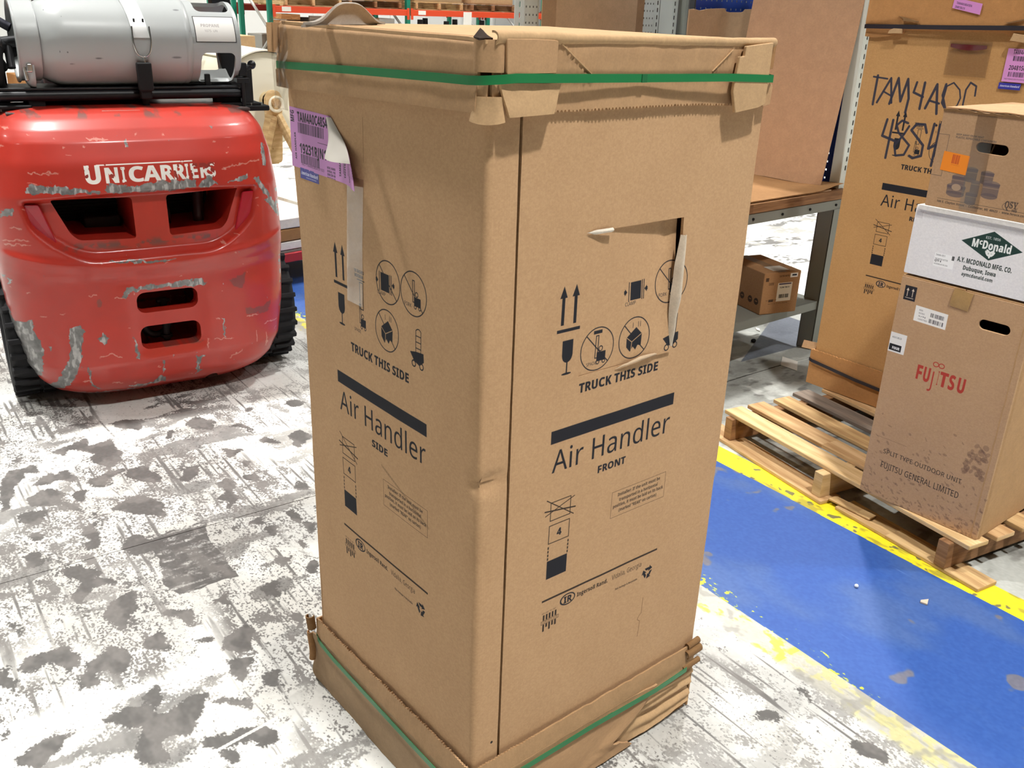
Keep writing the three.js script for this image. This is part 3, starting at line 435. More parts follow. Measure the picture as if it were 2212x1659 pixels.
  const wrap = (s, y) => { const c = s - (WS - R), arc = R * Math.PI / 2, b = bump(s, y + 3) - dent(s, y) + 0.004 * gauss(s - 0.3, 0.2) * smooth(0.3, 0.9, y) * smooth(1.35, 1.0, y);
    if (c <= 0) return [-b, y, s - WS - 0.026 * smooth(1.0, 1.32, y) * (1 - s / WS) * (1 - s / WS)]; if (c < arc) { const a = c / R; return [R - (R + b) * Math.cos(a), y, -R + (R + b) * Math.sin(a) * 1.0 + 0.0012 * (c / arc)]; } return [R + (c - arc), y, 0.0012 + b]; };
  const onSide = (z, y) => wrap(clamp(z + WS, 0, WS - R), y)[0]; // the panel's own surface
  part(P, 'side_panel', sheet(cuts([0.0, WS - 0.05, WS - R, WS - R + R * 1.5708, WS - R + R * 1.5708 + 0.0522], 0.006).filter((s, i, a) => i === 0 || s - a[i - 1] > 1e-4), cuts([0.02, 0.7, 0.86, 1.42], 0.014), wrap, 0.005, (s, y) => [s / SW, (y - ART_Y0) / (ART_Y1 - ART_Y0)]), sideMat);
  part(P, 'back_panel', bx(WF, 1.4, 0.006, WF / 2, 0.72, -WS + 0.003, 0.002), kraft); part(P, 'right_panel', bx(0.006, 1.4, WS, WF - 0.003, 0.72, -WS / 2 - 0.003, 0.002), kraft);
  // lid
  const lid = 1.479;
  part(P, 'lid_top', sheet(steps(-0.012, 0.625, 30), steps(0.0, 1, 30), (x, t) => { const z = lerp(0.008, -0.6, t); return [x, lid - 0.002 - 0.0026 * gauss(t, 0.03) + 0.0022 * (fbm(N1, x * 6, z * 6, 3) - 0.5) - 0.004 * gauss(x - 0.3, 0.2) * gauss(t - 0.5, 0.25), z]; }, 0.005), kraftPale);
  part(P, 'lid_rim', sheet(steps(0.0, 0.618, 60), steps(0, Math.PI, 10), (x, a) => { const r = 0.0075 + 0.002 * fbm(N1, x * 14, 1, 2) - 0.0035 * smooth(0.1, 0.14, x) * (0.7 + 0.3 * N2(x * 20, 0)); const y = lid - 0.004 - 0.003 * smooth(0.1, 0.6, x); return [x, y + r * Math.cos(a - 0.3) + 0.001 * N3(x * 40, a), 0.006 + (r + 0.004) * Math.sin(a)]; }, 0.003), kraftPale, 'rolled front rim of the lid');
  const sideBot = (z) => lerp(1.3775, 1.3625, clamp((-z - 0.02) / 0.56));
  part(P, 'lid_side', sheet(steps(-0.618, -0.004, 50), steps(0, 1, 24), (z, t) => { const y = lerp(sideBot(z), lid, t), roll = smooth(lid - 0.014, lid, y), cr = 0.0015 * smooth(0, 0.0025, y - (1.449 + 0.002 * N1(z * 30, 0) - (z + 0.2) * 0.006)) * smooth(-0.46, -0.1, z); return [-0.0155 + 0.012 * roll * roll + cr * (1 - roll) - 0.0035 * gauss(y - 1.385, 0.02) + wrinkle(z, y, 0.9), y - 0.001 * roll, z]; }, 0.005), kraft);
  // teeth(): the saw-cut edge of the board
  const tooth = (x, p = 0.0075) => { const f = (x / p) % 1; return (f < 0 ? f + 1 : f) < 0.5 ? 0 : 1; };
  part(P, 'lid_front', sheet(steps(0.0, 0.6, 320), [0, 0.04, 0.08, 0.16, 0.24, 0.34, 0.42, 0.5, 0.58, 0.66, 0.74, 0.82, 0.9, 1], (x, t) => { const y = lerp(1.3745 + 0.0035 * tooth(x) - 0.004 * smooth(0.4, 0.55, x), lid - 0.006, t), low = smooth(1.423, 1.414, y); const d1 = Math.abs((y - 1.474) + (x - 0.115) * 0.86) < 0.0016 && x < 0.18 ? 0.002 : 0, d2 = Math.abs((y - 1.462) - (x - 0.505) * 0.9) < 0.0014 && x > 0.45 ? 0.0018 : 0; return [x, y, 0.0125 - 0.0045 * low + d1 + d2 + wrinkle(x, y, 0.8) + 0.0012 * smooth(1.452, 1.455, y)]; }, 0.005), kraft);
  part(P, 'lid_back', sheet(steps(-0.036, 0.63, 30), steps(1.418, 1.474, 6), (x, y) => [x, y - 0.006 * smooth(0.02, -0.036, x) * (y < 1.43 ? -1 : 0), -0.606 - 0.004 * smooth(0.0, -0.036, x)], 0.005).rotateY(0), kraft);
  part(P, 'lid_back', sheet(steps(-0.024, 0.63, 24), steps(1.364, 1.394, 4), (x, y) => [x, y, -0.605], 0.005), kraft);
  part(P, 'lid_flap', plate(roundPoly([[0.016, 1.4295], [0.106, 1.4305], [0.1075, 1.474], [0.1, 1.4755], [0.06, 1.4765], [0.014, 1.4765]], 0.003), 0.0045).translate(0, 0, 0.0165), kraft);
  part(P, 'lid_flap', sheet(steps(0, 1, 14), steps(0, 1, 10), (u, v) => { const x = lerp(lerp(0.019, 0.104, u), lerp(0.007, 0.121, u), v), y = lerp(1.3735 + 0.0015 * u, 1.419 - 0.003 * u, v); return [x, y, 0.019 + 0.005 * gauss(v, 0.5) + 0.003 * gauss(u - 0.3, 0.3) - 0.004 * v + wrinkle(x, y)]; }, 0.0045), kraftPale);
  part(P, 'crease', barBetween([0.118, 1.47, 0.0155], [0.188, 1.424, 0.0135], 0.0018, 0.003), kraftPale); part(P, 'crease', barBetween([0.503, 1.462, 0.0155], [0.458, 1.428, 0.0135], 0.0016, 0.003), kraftPale);
  // corner tabs that wrap the front corner above and below the strap
  const tab = (y0, y1, r0, flare, a0 = 183, a1 = 84) => sheet(steps(0, 1, 14), steps(0, 1, 10), (u, v) => { const a = lerp(a0, a1, u) * Math.PI / 180, y = lerp(y0 - 0.004 * Math.sin(u * Math.PI) * flare, y1, v), r = r0 + 0.007 * flare * (1 - v) * (1 - v) + 0.0012 * Math.sin(u * 9); return [0.011 + r * Math.cos(a) * 1.05, y, -0.011 + r * Math.sin(a) * 1.05]; }, 0.0045);
  part(P, 'corner_tab', tab(1.4325, 1.4745, 0.0265, 0), kraft); part(P, 'corner_tab', tab(1.367, 1.4005, 0.0265, 0.75), kraftPale);
  for (const [x0, x1, z] of [[-0.017, -0.008, 0.007], [0.0, 0.009, 0.011]]) part(P, 'corner_strip', sheet(steps(0, 1, 3), steps(1.394, 1.4175, 6), (u, y) => { const k = (y - 1.394) / 0.044; return [lerp(x0 + 0.006 * k * (x0 < -0.01 ? 1 : -0.4), x1, u), y, z - 0.012 * (x0 < -0.01 ? 1 - u : 0) + 0.001 * u]; }, 0.004), kraft);
  part(P, 'corner_fold_shade', sheet(steps(0, 1, 4), steps(0, 1, 4), (u, v) => [lerp(-0.021, 0.002, u), 1.4765 + 0.0135 * (1 - Math.abs(u - 0.55) * 1.7) * v, 0.006 - 0.014 * v], 0.003), std('#2e2015', 0.9), 'dark sheet coloured as the shade inside the open fold at the lid corner');  // dark brown stands in for the shade inside the fold
  // right end of the lid front: overlapping torn flaps
  part(P, 'lid_flap', plate(roundPoly([[0.519, 1.36], [0.58, 1.3665], [0.6, 1.372], [0.6, 1.4105], [0.601, 1.474], [0.528, 1.468], [0.5265, 1.452], [0.514, 1.4515], [0.511, 1.43], [0.508, 1.41], [0.507, 1.395]], 0.002), 0.0045).translate(0, 0, 0.018), kraftPale);
  part(P, 'lid_flap', plate([[0.45, 1.413], [0.505, 1.4185], [0.509, 1.4165], [0.5085, 1.411], [0.495, 1.4115]], 0.002, 0.0006).translate(0, 0, 0.0195), card('#d3b48a'));
  part(P, 'lid_flap', plate(roundPoly([[0.604, 1.366], [0.626, 1.37], [0.627, 1.402], [0.61, 1.4105], [0.603, 1.41]], 0.003), 0.004).translate(0, 0, 0.01), kraft);
  part(P, 'lid_flap', plate([[0.604, 1.427], [0.626, 1.43], [0.628, 1.474], [0.603, 1.474]], 0.004).translate(0, 0, 0.006), kraftDark);
  part(P, 'lid_right', bx(0.005, 0.11, 0.58, 0.633, 1.418, -0.3, 0.002), kraft);
  part(P, 'raised_flap', sheet(steps(-1, 1, 22), steps(0, 1, 10), (u, t) => { const hgt = 0.034 * Math.exp(-Math.pow(Math.abs(u) / 0.62, 3.2)); return [0.025 + u * 0.1 + 0.02 * t, lid - 0.002 + hgt * t, -0.45 - u * 0.05 - 0.02 * t * (1 - t)]; }, 0.004), card('#aca298'), 'grey flap standing up from the lid');
  // strapping bands
  part(P, 'strap', ribbon([[WF + 0.006, 1.4135, -WS], [WF + 0.007, 1.414, 0.0], [0.612, 1.4145, 0.0245], [0.5, 1.4185, 0.0245], [0.3, 1.4205, 0.0175], [0.12, 1.4235, 0.0215], [0.03, 1.4255, 0.0245], [0.008, 1.424, 0.0215], [-0.01, 1.4225, 0.011], [-0.0175, 1.4215, 0.0], [-0.0215, 1.4205, -0.02], [-0.0215, 1.4185, -0.1], [-0.0215, 1.411, -0.35], [-0.0215, 1.4035, -0.56], [-0.02, 1.402, -0.615], [0.3, 1.402, -0.609], [WF + 0.004, 1.405, -0.607], [WF + 0.006, 1.4135, -WS]].reverse(), 0.0125), greenStrap, 'green strapping band around the lid');
  part(P, 'strap_seal', bx(0.012, 0.0128, 0.0016, 0.292, 1.4205, 0.0184, 0.0006), std('#14683a', 0.5));
  // tray around the foot
  const trayTop = (z) => 0.176 + 0.012 * smooth(-0.55, 0, z);
  const trayBand = (fn, a, b, n) => sheet(steps(a, b, n), [0, 0.05, 0.1, 0.3, 0.5, 0.7, 0.9, 1], fn, 0.004);
  part(P, 'tray_side', sheet(steps(-0.605, -0.001, 40), steps(0.001, 0.135, 14), (z, y) => [-0.0135 - 0.004 * gauss(y - 0.06, 0.04) + wrinkle(z, y, 1.3) - 0.006 * smooth(-0.57, -0.605, z) * Math.sin(y * 60), y, z], 0.005), kraftGrey);
  part(P, 'tray_band', trayBand((z, t) => { const y = lerp(0.118, trayTop(z) - 0.002 + 0.0035 * tooth(z + 5) * (0.4 + 0.9 * N1(z * 70, 2)), t); return [-0.016 + 0.007 * t + wrinkle(z, y, 0.9), y, z]; }, -0.592, 0.006, 260), card('#b7946e'), 'paler folded band along the top of the tray');
  const tear = (y) => table([0.0, 0.03, 0.055, 0.09, 0.14, 0.165, 0.19], [0.44, 0.405, 0.36, 0.425, 0.48, 0.51, 0.535], y);
  part(P, 'tray_front', sheet(steps(0, 1, 50), steps(0.004, 0.15, 22), (u, y) => { const x = lerp(-0.012, tear(y) + 0.006 * (N1(y * 160, 3) - 0.5), u); return [x, y + 0.004 * smooth(0.3, 0.1, y) * smooth(0.0, 0.4, x) * (y < 0.02 ? 1 : 0), 0.0165 + wrinkle(x, y, 1.2) + 0.007 * smooth(0.85, 1, u) * smooth(0.03, 0.06, y) + 0.003 * gauss((y - 0.03) - (x - 0.3) * 0.2, 0.006) * smooth(0.2, 0.3, x)]; }, 0.005), kraft);
  part(P, 'tray_front_crushed', sheet(steps(0.34, 0.63, 60), steps(0.012, 0.15, 60), (x, y) => { const k = smooth(0.4, 0.5, x), yy = y + 0.012 * (x - 0.45) * (1 - y / 0.15); return [x, yy + 0.012 * smooth(0.5, 0.63, x) * smooth(0.1, 0, y), 0.0055 + k * (0.0045 * Math.sin(yy * 175 + 5 * (x - 0.5) + 0.8 * N1(x * 9, y * 9)) + 0.003 * Math.sin(yy * 83)) * smooth(0.15, 0.11, y) + wrinkle(x, y, 1.3)]; }, 0.005), kraftPale, 'crushed and torn end of the tray');
  part(P, 'tray_band', trayBand((x, t) => { const y = lerp(0.133, 0.188 + 0.008 * x + 0.0022 * tooth(x) * smooth(0.2, 0.1, x) + 0.002 * (N1(x * 60, 1) - 0.5), t); return [x, y, 0.0185 - 0.008 * t + wrinkle(x, y, 0.9)]; }, -0.004, 0.605, 260), card('#b8946c'));
  for (const [y, r, x0, z] of [[0.192, 0.006, 0.598, 0.012], [0.176, 0.008, 0.59, 0.019], [0.142, 0.005, 0.582, 0.019]]) part(P, 'tray_curl', sheet(steps(0, 1, 8), steps(0, 4.2, 10), (u, a) => [lerp(x0, 0.636, u), y + r * Math.sin(a) + 0.004 * u, z - 0.002 + r * 0.8 * (1 - Math.cos(a)) - r], 0.0022), kraftInner);
  part(P, 'tray_curl', sheet(steps(0, 1, 6), steps(0, 4.4, 10), (u, a) => [-0.02 - 0.008 * Math.sin(a) - 0.004 * u, 0.15 + 0.036 * u, -0.6 - 0.007 * Math.cos(a)], 0.0025), kraftInner); part(P, 'tray_curl', sheet(steps(0, 1, 6), steps(0, 3.6, 10), (u, a) => [-0.02 - 0.006 * Math.sin(a), 0.06 + 0.075 * u, -0.605 - 0.006 * Math.cos(a) + 0.004 * Math.sin(u * 5)], 0.0025), kraftDark);
  part(P, 'tray_back', bx(0.64, 0.17, 0.005, 0.312, 0.087, -0.6, 0.002), kraft); part(P, 'tray_right', bx(0.005, 0.17, 0.6, 0.636, 0.087, -0.298, 0.002), kraft); part(P, 'tray_base', bx(0.63, 0.008, 0.59, 0.312, 0.005, -0.297, 0.002), kraftDark);
  part(P, 'strap', ribbon([[0.585, 0.1465, 0.0245], [0.48, 0.144, 0.0285], [0.3, 0.141, 0.0225], [0.1, 0.1375, 0.0225], [0.0, 0.1275, 0.0245], [-0.016, 0.124, 0.012], [-0.0205, 0.122, -0.02], [-0.0195, 0.12, -0.2], [-0.019, 0.122, -0.5], [-0.0175, 0.1255, -0.565], [-0.014, 0.131, -0.59]], 0.0125), greenStrap, 'green strapping band around the tray');
  part(P, 'strap_seal', bx(0.014, 0.013, 0.0016, 0.345, 0.142, 0.0242, 0.0006).rotateY(0), std('#14683a', 0.5));
  // shipping label with a peeled corner, a small blue label, clear tape
  const LW = 0.275, LH = 0.112, [lc, lg] = canvas(1024, 417); lg.fillStyle = '#cf92cf'; lg.fillRect(0, 0, 1024, 417); const LX = (u) => (u + 0.152) / LW * 1024, LY = (y) => (1.328 - y) / LH * 417, lpx = 1024 / LW;
  lg.setTransform(lpx, 0, 0, lpx, 0, 0); const cx = (u) => u + 0.152, cy = (y) => 1.328 - y; lg.fillStyle = '#2a2130';
  const bars = (g, x, y, w, h, seed) => { const r = rng(seed); let p = x; while (p < x + w) { const b = 0.0006 + r() * 0.0018; g.fillRect(p, y, Math.min(b, x + w - p), h); p += b + 0.0005 + r() * 0.0014; } };
  word(lg, 'TAM4A0C48S41EF', cx(-0.122), cy(1.3035), 0.017, 0.145, 'sans-serif', true); bars(lg, cx(-0.121), cy(1.3015), 0.1, 0.019, 5);
  word(lg, '19231RJN1V', cx(-0.118), cy(1.2465), 0.0175, 0.12, 'sans-serif', true); bars(lg, cx(-0.115), cy(1.2445), 0.075, 0.017, 6); lg.fillRect(cx(-0.045), cy(1.274), 0.05, 0.0008);
  word(lg, 'RMDTTAM4A0C48S41EF1923', cx(-0.113), cy(1.2235), 0.0048, 0.09); ['MODEL NUMBER', 'SERIAL 192', '208/230 60', 'MADE IN USA'].forEach((t, k) => word(lg, t, cx(-0.012), cy(1.232 - k * 0.006), 0.004, 0.032, 'sans-serif', true));
  const turned = (t, u, y, h, w, b) => { lg.save(); lg.translate(cx(u), cy(y)); lg.rotate(-Math.PI / 2); word(lg, t, 0, 0, h, w, 'sans-serif', b); lg.restore(); };
  turned('AIR HANDLER', -0.131, 1.232, 0.0062, 0.05, true); turned('MFG', -0.135, 1.3, 0.014, 0.022, true); turned('TAM4A0C', 0.042, 1.225, 0.007, 0.035, true); turned('19231RJN', 0.062, 1.225, 0.007, 0.035, true); turned('TAM4A0C48', 0.088, 1.222, 0.006, 0.035, true); for (const u of [0.05, 0.072, 0.099, 0.11]) bars(lg, cx(u), cy(1.262), 0.006, 0.03, 9);
  const Z = (u) => -WS + 0.127 + u; // from art metres to z on the side panel
  const peel = (u, y) => { const d = smooth(-0.016, 0.125, u - (1.33 - y) * 0.1); return 0.0185 * d * d * d + 0.004 * smooth(0.06, 0.12, u); };
  const label = part(P, 'shipping_label', sheet(steps(0, 1, 26), steps(0, 1, 14), (s, t) => { const y = lerp(1.217, 1.3275, t), right = table([1.217, 1.23, 1.245, 1.262, 1.285, 1.305, 1.3275], [0.124, 0.121, 0.114, 0.1, 0.066, 0.036, 0.006], y), u = lerp(-0.152, right, s); return [onSide(Z(u), y) - 0.0006 - peel(u, y), y - 0.002 * s, Z(u)]; }, 0.0004, (s, t, p) => [((p.z - Z(-0.152)) / LW), (p.y - (1.328 - LH)) / LH]), new THREE.MeshStandardMaterial({ map: canvasTex(lc), roughness: 0.55 }), 'pink shipping label with a peeled corner');
  part(label, 'peeled_corner', sheet(steps(0, 1, 14), steps(0, 1, 8), (s, t) => { const y = lerp(1.324, 1.258, s), edge = table([1.217, 1.245, 1.262, 1.285, 1.305, 1.3275], [0.124, 0.114, 0.1, 0.066, 0.036, 0.006], y), back = lerp(0.003, 0.028 + 0.05 * s, 1) , u = lerp(edge, Math.min(edge, lerp(-0.004, 0.018, s)), t); return [onSide(Z(u), y) - 0.0014 - peel(edge, y) - 0.008 * Math.sin(Math.min(1, t * 1.05) * Math.PI) * (0.4 + s) - 0.002 * t, y - 0.003 * t * s, Z(u)]; }, 0.0004), std('#e6e0d6', 0.6), 'white back of the peeled label corner');
  const [bc, bg] = canvas(384, 104); bg.fillStyle = '#2d2f96'; bg.fillRect(0, 0, 384, 104); bg.fillStyle = '#e4e4f4'; bg.font = 'italic bold 46px serif'; bg.fillText('American Standard', 16, 62, 350); bg.font = '15px sans-serif'; bg.fillText('HEATING & AIR CONDITIONING', 120, 88, 230);
  const blueMat = new THREE.MeshStandardMaterial({ map: canvasTex(bc), roughness: 0.4 });
  part(P, 'brand_label', sheet(steps(0, 1, 4), steps(0, 1, 3), (s, t) => { const z = Z(lerp(-0.12, -0.046, s)), y = lerp(1.1985, 1.2185, t) - 0.0006 * s; return [onSide(z, y) - 0.0006, y, z]; }, 0.0004, (s, t) => [s, t]), blueMat, 'small blue label under the pink one');
  part(P, 'clear_tape', sheet(steps(0, 1, 8), steps(1.0, 1.232, 40), (s, y) => { const z = Z(lerp(0.062, 0.118, s) - (1.232 - y) * 0.05); return [onSide(z, y) - 0.0008 - 0.0005 * N1(s * 4, y * 14), y, z]; }, 0.0002), film, 'strip of clear tape');
  part(P, 'clear_film', sheet(steps(0, 1, 16), steps(1.325, 1.482, 50), (s, y) => { const f = lerp(-0.618, -0.545 - 0.025 * N1(y * 30, 4), s); return [-0.0205 - 0.003 * N1(s * 3 + y * 26, y * 60 - s * 9), y, f].map((v, i) => (i ? v : v - 0.004)); }, 0.0002), film, 'wrinkled clear film over the lid corner');
}
// ---------- the lift truck, seen from behind ----------
const TRUCK = [0.325, 0, -2.42], TRUCK_TURN = -7.5 * Math.PI / 180;
const truck = thing('forklift', 'red scratched forklift seen from behind, with a black rear bracket', 'forklift', TRUCK, TRUCK_TURN);
{
  const HWy = [0.05, 0.08, 0.12, 0.2, 0.35, 0.6, 0.8, 0.95, 1.04, 1.085, 1.11, 1.12], HWv = [0.40, 0.44, 0.47, 0.505, 0.53, 0.54, 0.535, 0.52, 0.5, 0.475, 0.44, 0.39];
  const ZCy = [0.05, 0.08, 0.12, 0.2, 0.45, 0.53, 0.555, 0.6, 0.84, 0.95, 1.02, 1.06, 1.09, 1.11, 1.12], ZCv = [-0.06, -0.015, 0.02, 0.045, 0.055, 0.052, 0.062, 0.066, 0.056, 0.035, 0.008, -0.022, -0.06, -0.1, -0.16];
  const band = (x, y) => { // 1 inside the recessed light band
    const top = 0.842 - 0.02 * (x * x) / 0.2, bot = 0.617 + 0.42 * Math.max(0, Math.abs(x + 0.03) - 0.18) * Math.max(0, Math.abs(x + 0.03) - 0.18) / 0.06 * 0.4, half = 0.365 + 0.42 * (y - 0.62) * 0.45;
    return smooth(-0.012, 0.014, top - y) * smooth(-0.014, 0.016, y - bot) * smooth(-0.012, 0.016, half - Math.abs(x + 0.035)); };
  const lip = (x) => 0.585 + 0.06 * Math.pow(Math.abs(x + 0.02) / 0.5, 2.2);
  const D = 0.30, EXP = 3.6;
  const surf = (t, y) => { // t -1..1 from the left rear corner to the right
    const a = t * Math.PI / 2, hw = table(HWy, HWv, y), c = Math.abs(Math.cos(a)), s = Math.abs(Math.sin(a)); let x = hw * (a > 0 ? 0.94 : 1) * Math.sign(a) * Math.pow(s, 2 / EXP), z = table(ZCy, ZCv, y) - D * (1 - Math.pow(c, 2 / EXP));
    const L = lip(x), f = smooth(0.0, 0.5, c);
    z += f * (-0.045 * band(x, y) + 0.006 * gauss(y - L + 0.004, 0.01) - 0.007 * smooth(L - 0.02, L - 0.05, y) * smooth(0.2, 0.4, y) + 0.0025 * gauss(y - (L - 0.05), 0.008));
    z -= f * 0.012 * smooth(0.045, 0, Math.hypot(Math.max(0, Math.abs(x) - 0.085), Math.max(0, Math.abs(y - 0.355) - 0.085)) - 0.02); // dish round the hitch opening
    z += 0.005 * (fbm(N1, x * 5 + 3, y * 5, 2) - 0.5);
    return [x, y, z]; };
  const ys = [...steps(0.05, 0.2, 10), ...steps(0.21, 0.56, 26), ...steps(0.565, 0.66, 20), ...steps(0.665, 0.8, 14), ...steps(0.805, 0.86, 12), ...steps(0.875, 1.0, 9), ...steps(1.01, 1.12, 20)];
  const ts = steps(-1, 1, 110), BACK = -0.85;
  const rows = ys.map((y) => { const r = ts.map((t) => surf(t, y)); const hw = table(HWy, HWv, y); return [[-hw, y, BACK], [-hw, y, BACK * 0.6], ...r, [hw * 0.94, y, BACK * 0.6], [hw * 0.94, y, BACK]]; });
  const n = rows[0].length, pos = [], idx = []; rows.forEach((r) => r.forEach((p) => pos.push(...p)));
  for (let j = 0; j < rows.length - 1; j++) for (let i = 0; i < n; i++) { const a = j * n + i, b = j * n + (i + 1) % n; idx.push(a, b, b + n, a, b + n, a + n); }
  const capB = pos.length / 3; pos.push(0, 0.05, -0.45, 0, 1.12, -0.45); const top0 = (rows.length - 1) * n; for (let i = 0; i < n; i++) { const b = (i + 1) % n; idx.push(capB, b, i, capB + 1, top0 + i, top0 + b); }
  let body = new THREE.BufferGeometry(); body.setAttribute('position', new THREE.Float32BufferAttribute(pos, 3)); body.setIndex(idx); body.computeVertexNormals(); body = body.toNonIndexed();
  const prism = (pts, z0, z1) => { const g = plate(pts, z1 - z0, 0); g.translate(0, 0, z0); return g; };
  const grilleL = roundPoly([[-0.352, 0.832], [-0.082, 0.822], [-0.082, 0.672], [-0.275, 0.68], [-0.3, 0.705]], 0.014), grilleR = grilleL.map(([x, y]) => [-0.044 - x, y]).reverse();
  const hatchTop = roundRect(-0.112, 0.387, 0.112, 0.468, 0.03), hatchLow = roundRect(-0.112, 0.242, 0.112, 0.334, 0.03);
  body = cut(body, prism(grilleL, -0.34, 0.3), prism(grilleR, -0.34, 0.3), prism(hatchTop, -0.6, 0.3), prism(hatchLow, -0.6, 0.3), prism(roundRect(-0.2, 0.19, 0.2, 0.53, 0.05), -0.6, -0.03), prism(Array.from({ length: 16 }, (_, i) => { const a = i / 15 * Math.PI; return [0.158 + 0.03 * Math.cos(a), 0.03 + 0.05 * Math.sin(a)]; }), -0.2, 0.3));
  // painted skin: red, chipped down to grey iron
  const TW = 1536, TH = 1536, X0 = -0.56, Y0 = 0.03, SC = TW / 1.12, [c, g] = canvas(TW, TH); g.fillStyle = '#b93022'; g.fillRect(0, 0, TW, TH);
  const X = (x) => (x - X0) * SC, Yc = (y) => TH - (y - Y0) * SC;
  // maker's name in white
  g.fillStyle = '#f6f2ec'; g.save(); const nameAt = [-0.236, 0.884]; const letters = [['U', 0, 0.058], ['N', 0.066, 0.05], ['I', 0.124, 0.014], ['C', 0.146, 0.052], ['A', 0.2, 0.052], ['R', 0.254, 0.045], ['R', 0.3, 0.042], ['I', 0.346, 0.012], ['E', 0.362, 0.03], ['R', 0.396, 0.034], ['S', 0.424, 0.032]];
  for (const [ch, dx, w] of letters) word(g, ch, X(nameAt[0] + dx), Yc(nameAt[1]), (ch === 'U' ? 0.06 : 0.05) * SC, w * 1.08 * SC, 'sans-serif', true);
  g.fillRect(X(-0.19), Yc(0.947), 0.33 * SC, 0.0045 * SC); g.restore();
  const img = g.getImageData(0, 0, TW, TH), [mc, mg] = canvas(TW / 2, TH / 2); mg.fillStyle = '#000'; mg.fillRect(0, 0, TW, TH); mg.scale(0.5, 0.5);
  const poly = (p) => { mg.beginPath(); for (let i = 0; i < p.length; i += 2) mg.lineTo(X(p[i]), Yc(p[i + 1])); mg.fill(); };
  const K = (...p) => { mg.fillStyle = '#ff0000'; poly(p); }, Kb = (...p) => { mg.fillStyle = '#00ff00'; poly(p); }, Kl = (...p) => { mg.strokeStyle = '#0000ff'; mg.lineWidth = 5; mg.beginPath(); mg.moveTo(X(p[0]), Yc(p[1])); mg.lineTo(X(p[2]), Yc(p[3])); mg.stroke(); };
K(-0.420,0.868,-0.397,0.886,-0.341,0.883,-0.301,0.875,-0.251,0.868,-0.184,0.855,-0.194,0.849,-0.337,0.856,-0.418,0.859);
K(-0.174,0.864,-0.153,0.881,-0.075,0.867,0.020,0.880,0.140,0.877,0.140,0.851,0.048,0.841,-0.123,0.845,-0.171,0.850);
K(0.150,0.848,0.195,0.888,0.213,0.873,0.231,0.857,0.160,0.845);
K(0.251,0.858,0.306,0.871,0.340,0.883,0.348,0.867,0.315,0.860);
K(0.365,0.865,0.395,0.867,0.401,0.836,0.429,0.802,0.438,0.774,0.399,0.811);
K(-0.505,0.795,-0.483,0.798,-0.469,0.808,-0.469,0.781,-0.509,0.771);
K(-0.078,1.026,-0.070,1.030,-0.070,0.995,-0.079,0.993);
K(0.228,1.061,0.239,1.061,0.242,1.049);
K(0.428,0.990,0.441,0.988,0.431,0.902,0.415,0.904);
K(-0.160,0.462,-0.140,0.498,-0.101,0.493,-0.052,0.504,-0.022,0.494,0.135,0.504,0.149,0.480,0.132,0.470,-0.029,0.479,-0.118,0.478,-0.151,0.455);
K(-0.556,0.408,-0.530,0.419,-0.520,0.377,-0.463,0.394,-0.465,0.348,-0.454,0.332,-0.447,0.272,-0.460,0.154,-0.472,0.128,-0.511,0.219,-0.514,0.298,-0.552,0.309);
K(-0.353,0.359,-0.314,0.372,-0.302,0.348,-0.314,0.326,-0.321,0.251,-0.340,0.186,-0.368,0.132,-0.452,0.044,-0.470,0.086,-0.413,0.143,-0.374,0.231,-0.356,0.295);
K(-0.267,0.315,-0.246,0.330,-0.222,0.309,-0.246,0.283);
K(-0.432,0.291,-0.413,0.286,-0.425,0.271);
K(0.080,0.188,0.126,0.183,0.102,0.171,0.096,0.124,0.112,0.117,0.082,0.093,0.085,0.174);
K(-0.177,0.088,-0.081,0.091,-0.050,0.125,-0.031,0.087,-0.134,0.074);
K(-0.041,0.191,-0.036,0.190,-0.039,0.137,-0.044,0.131);
K(-0.140,0.321,-0.134,0.279,-0.120,0.211,-0.136,0.213);
K(-0.313,0.209,-0.305,0.202,-0.296,0.121,-0.260,0.078,-0.302,0.117);
K(-0.207,0.610,-0.118,0.604,0.056,0.590,-0.069,0.587);
K(0.199,0.330,0.206,0.329,0.204,0.249,0.198,0.250);
K(-0.537,0.551,-0.518,0.559,-0.532,0.540);
K(-0.518,0.543,-0.509,0.545,-0.512,0.523,-0.519,0.520);
Kb(0.296,0.357,0.357,0.345,0.412,0.363,0.396,0.317,0.299,0.331);
Kb(0.234,0.480,0.269,0.487,0.306,0.499,0.288,0.437,0.254,0.454);
Kb(-0.255,0.456,-0.239,0.465,-0.235,0.443,-0.248,0.436);
Kl(-0.457,1.062,-0.431,1.064);
Kl(-0.206,1.031,-0.137,1.028);
Kl(-0.404,0.923,-0.314,0.925);
Kl(-0.278,0.983,-0.264,0.981);
Kl(0.248,0.911,0.404,0.928);
Kl(-0.470,1.002,-0.460,1.008);
Kl(-0.190,0.463,-0.151,0.458);
Kl(-0.266,0.239,-0.225,0.251);
Kl(-0.225,0.251,-0.186,0.227);
Kl(-0.236,0.119,-0.194,0.110);
Kl(-0.334,0.141,-0.299,0.142);
Kl(0.219,0.147,0.274,0.180);
Kl(0.333,0.249,0.334,0.203);
Kl(0.379,0.231,0.383,0.166);
Kl(0.158,0.250,0.233,0.240);
Kl(0.299,0.322,0.349,0.318);
Kl(0.373,0.274,0.439,0.271);
Kl(0.136,0.254,0.130,0.212);
Kl(0.422,0.230,0.434,0.239);
Kl(-0.489,0.739,-0.451,0.736);
Kl(-0.514,0.686,-0.435,0.696);
Kl(-0.515,0.673,-0.433,0.681);

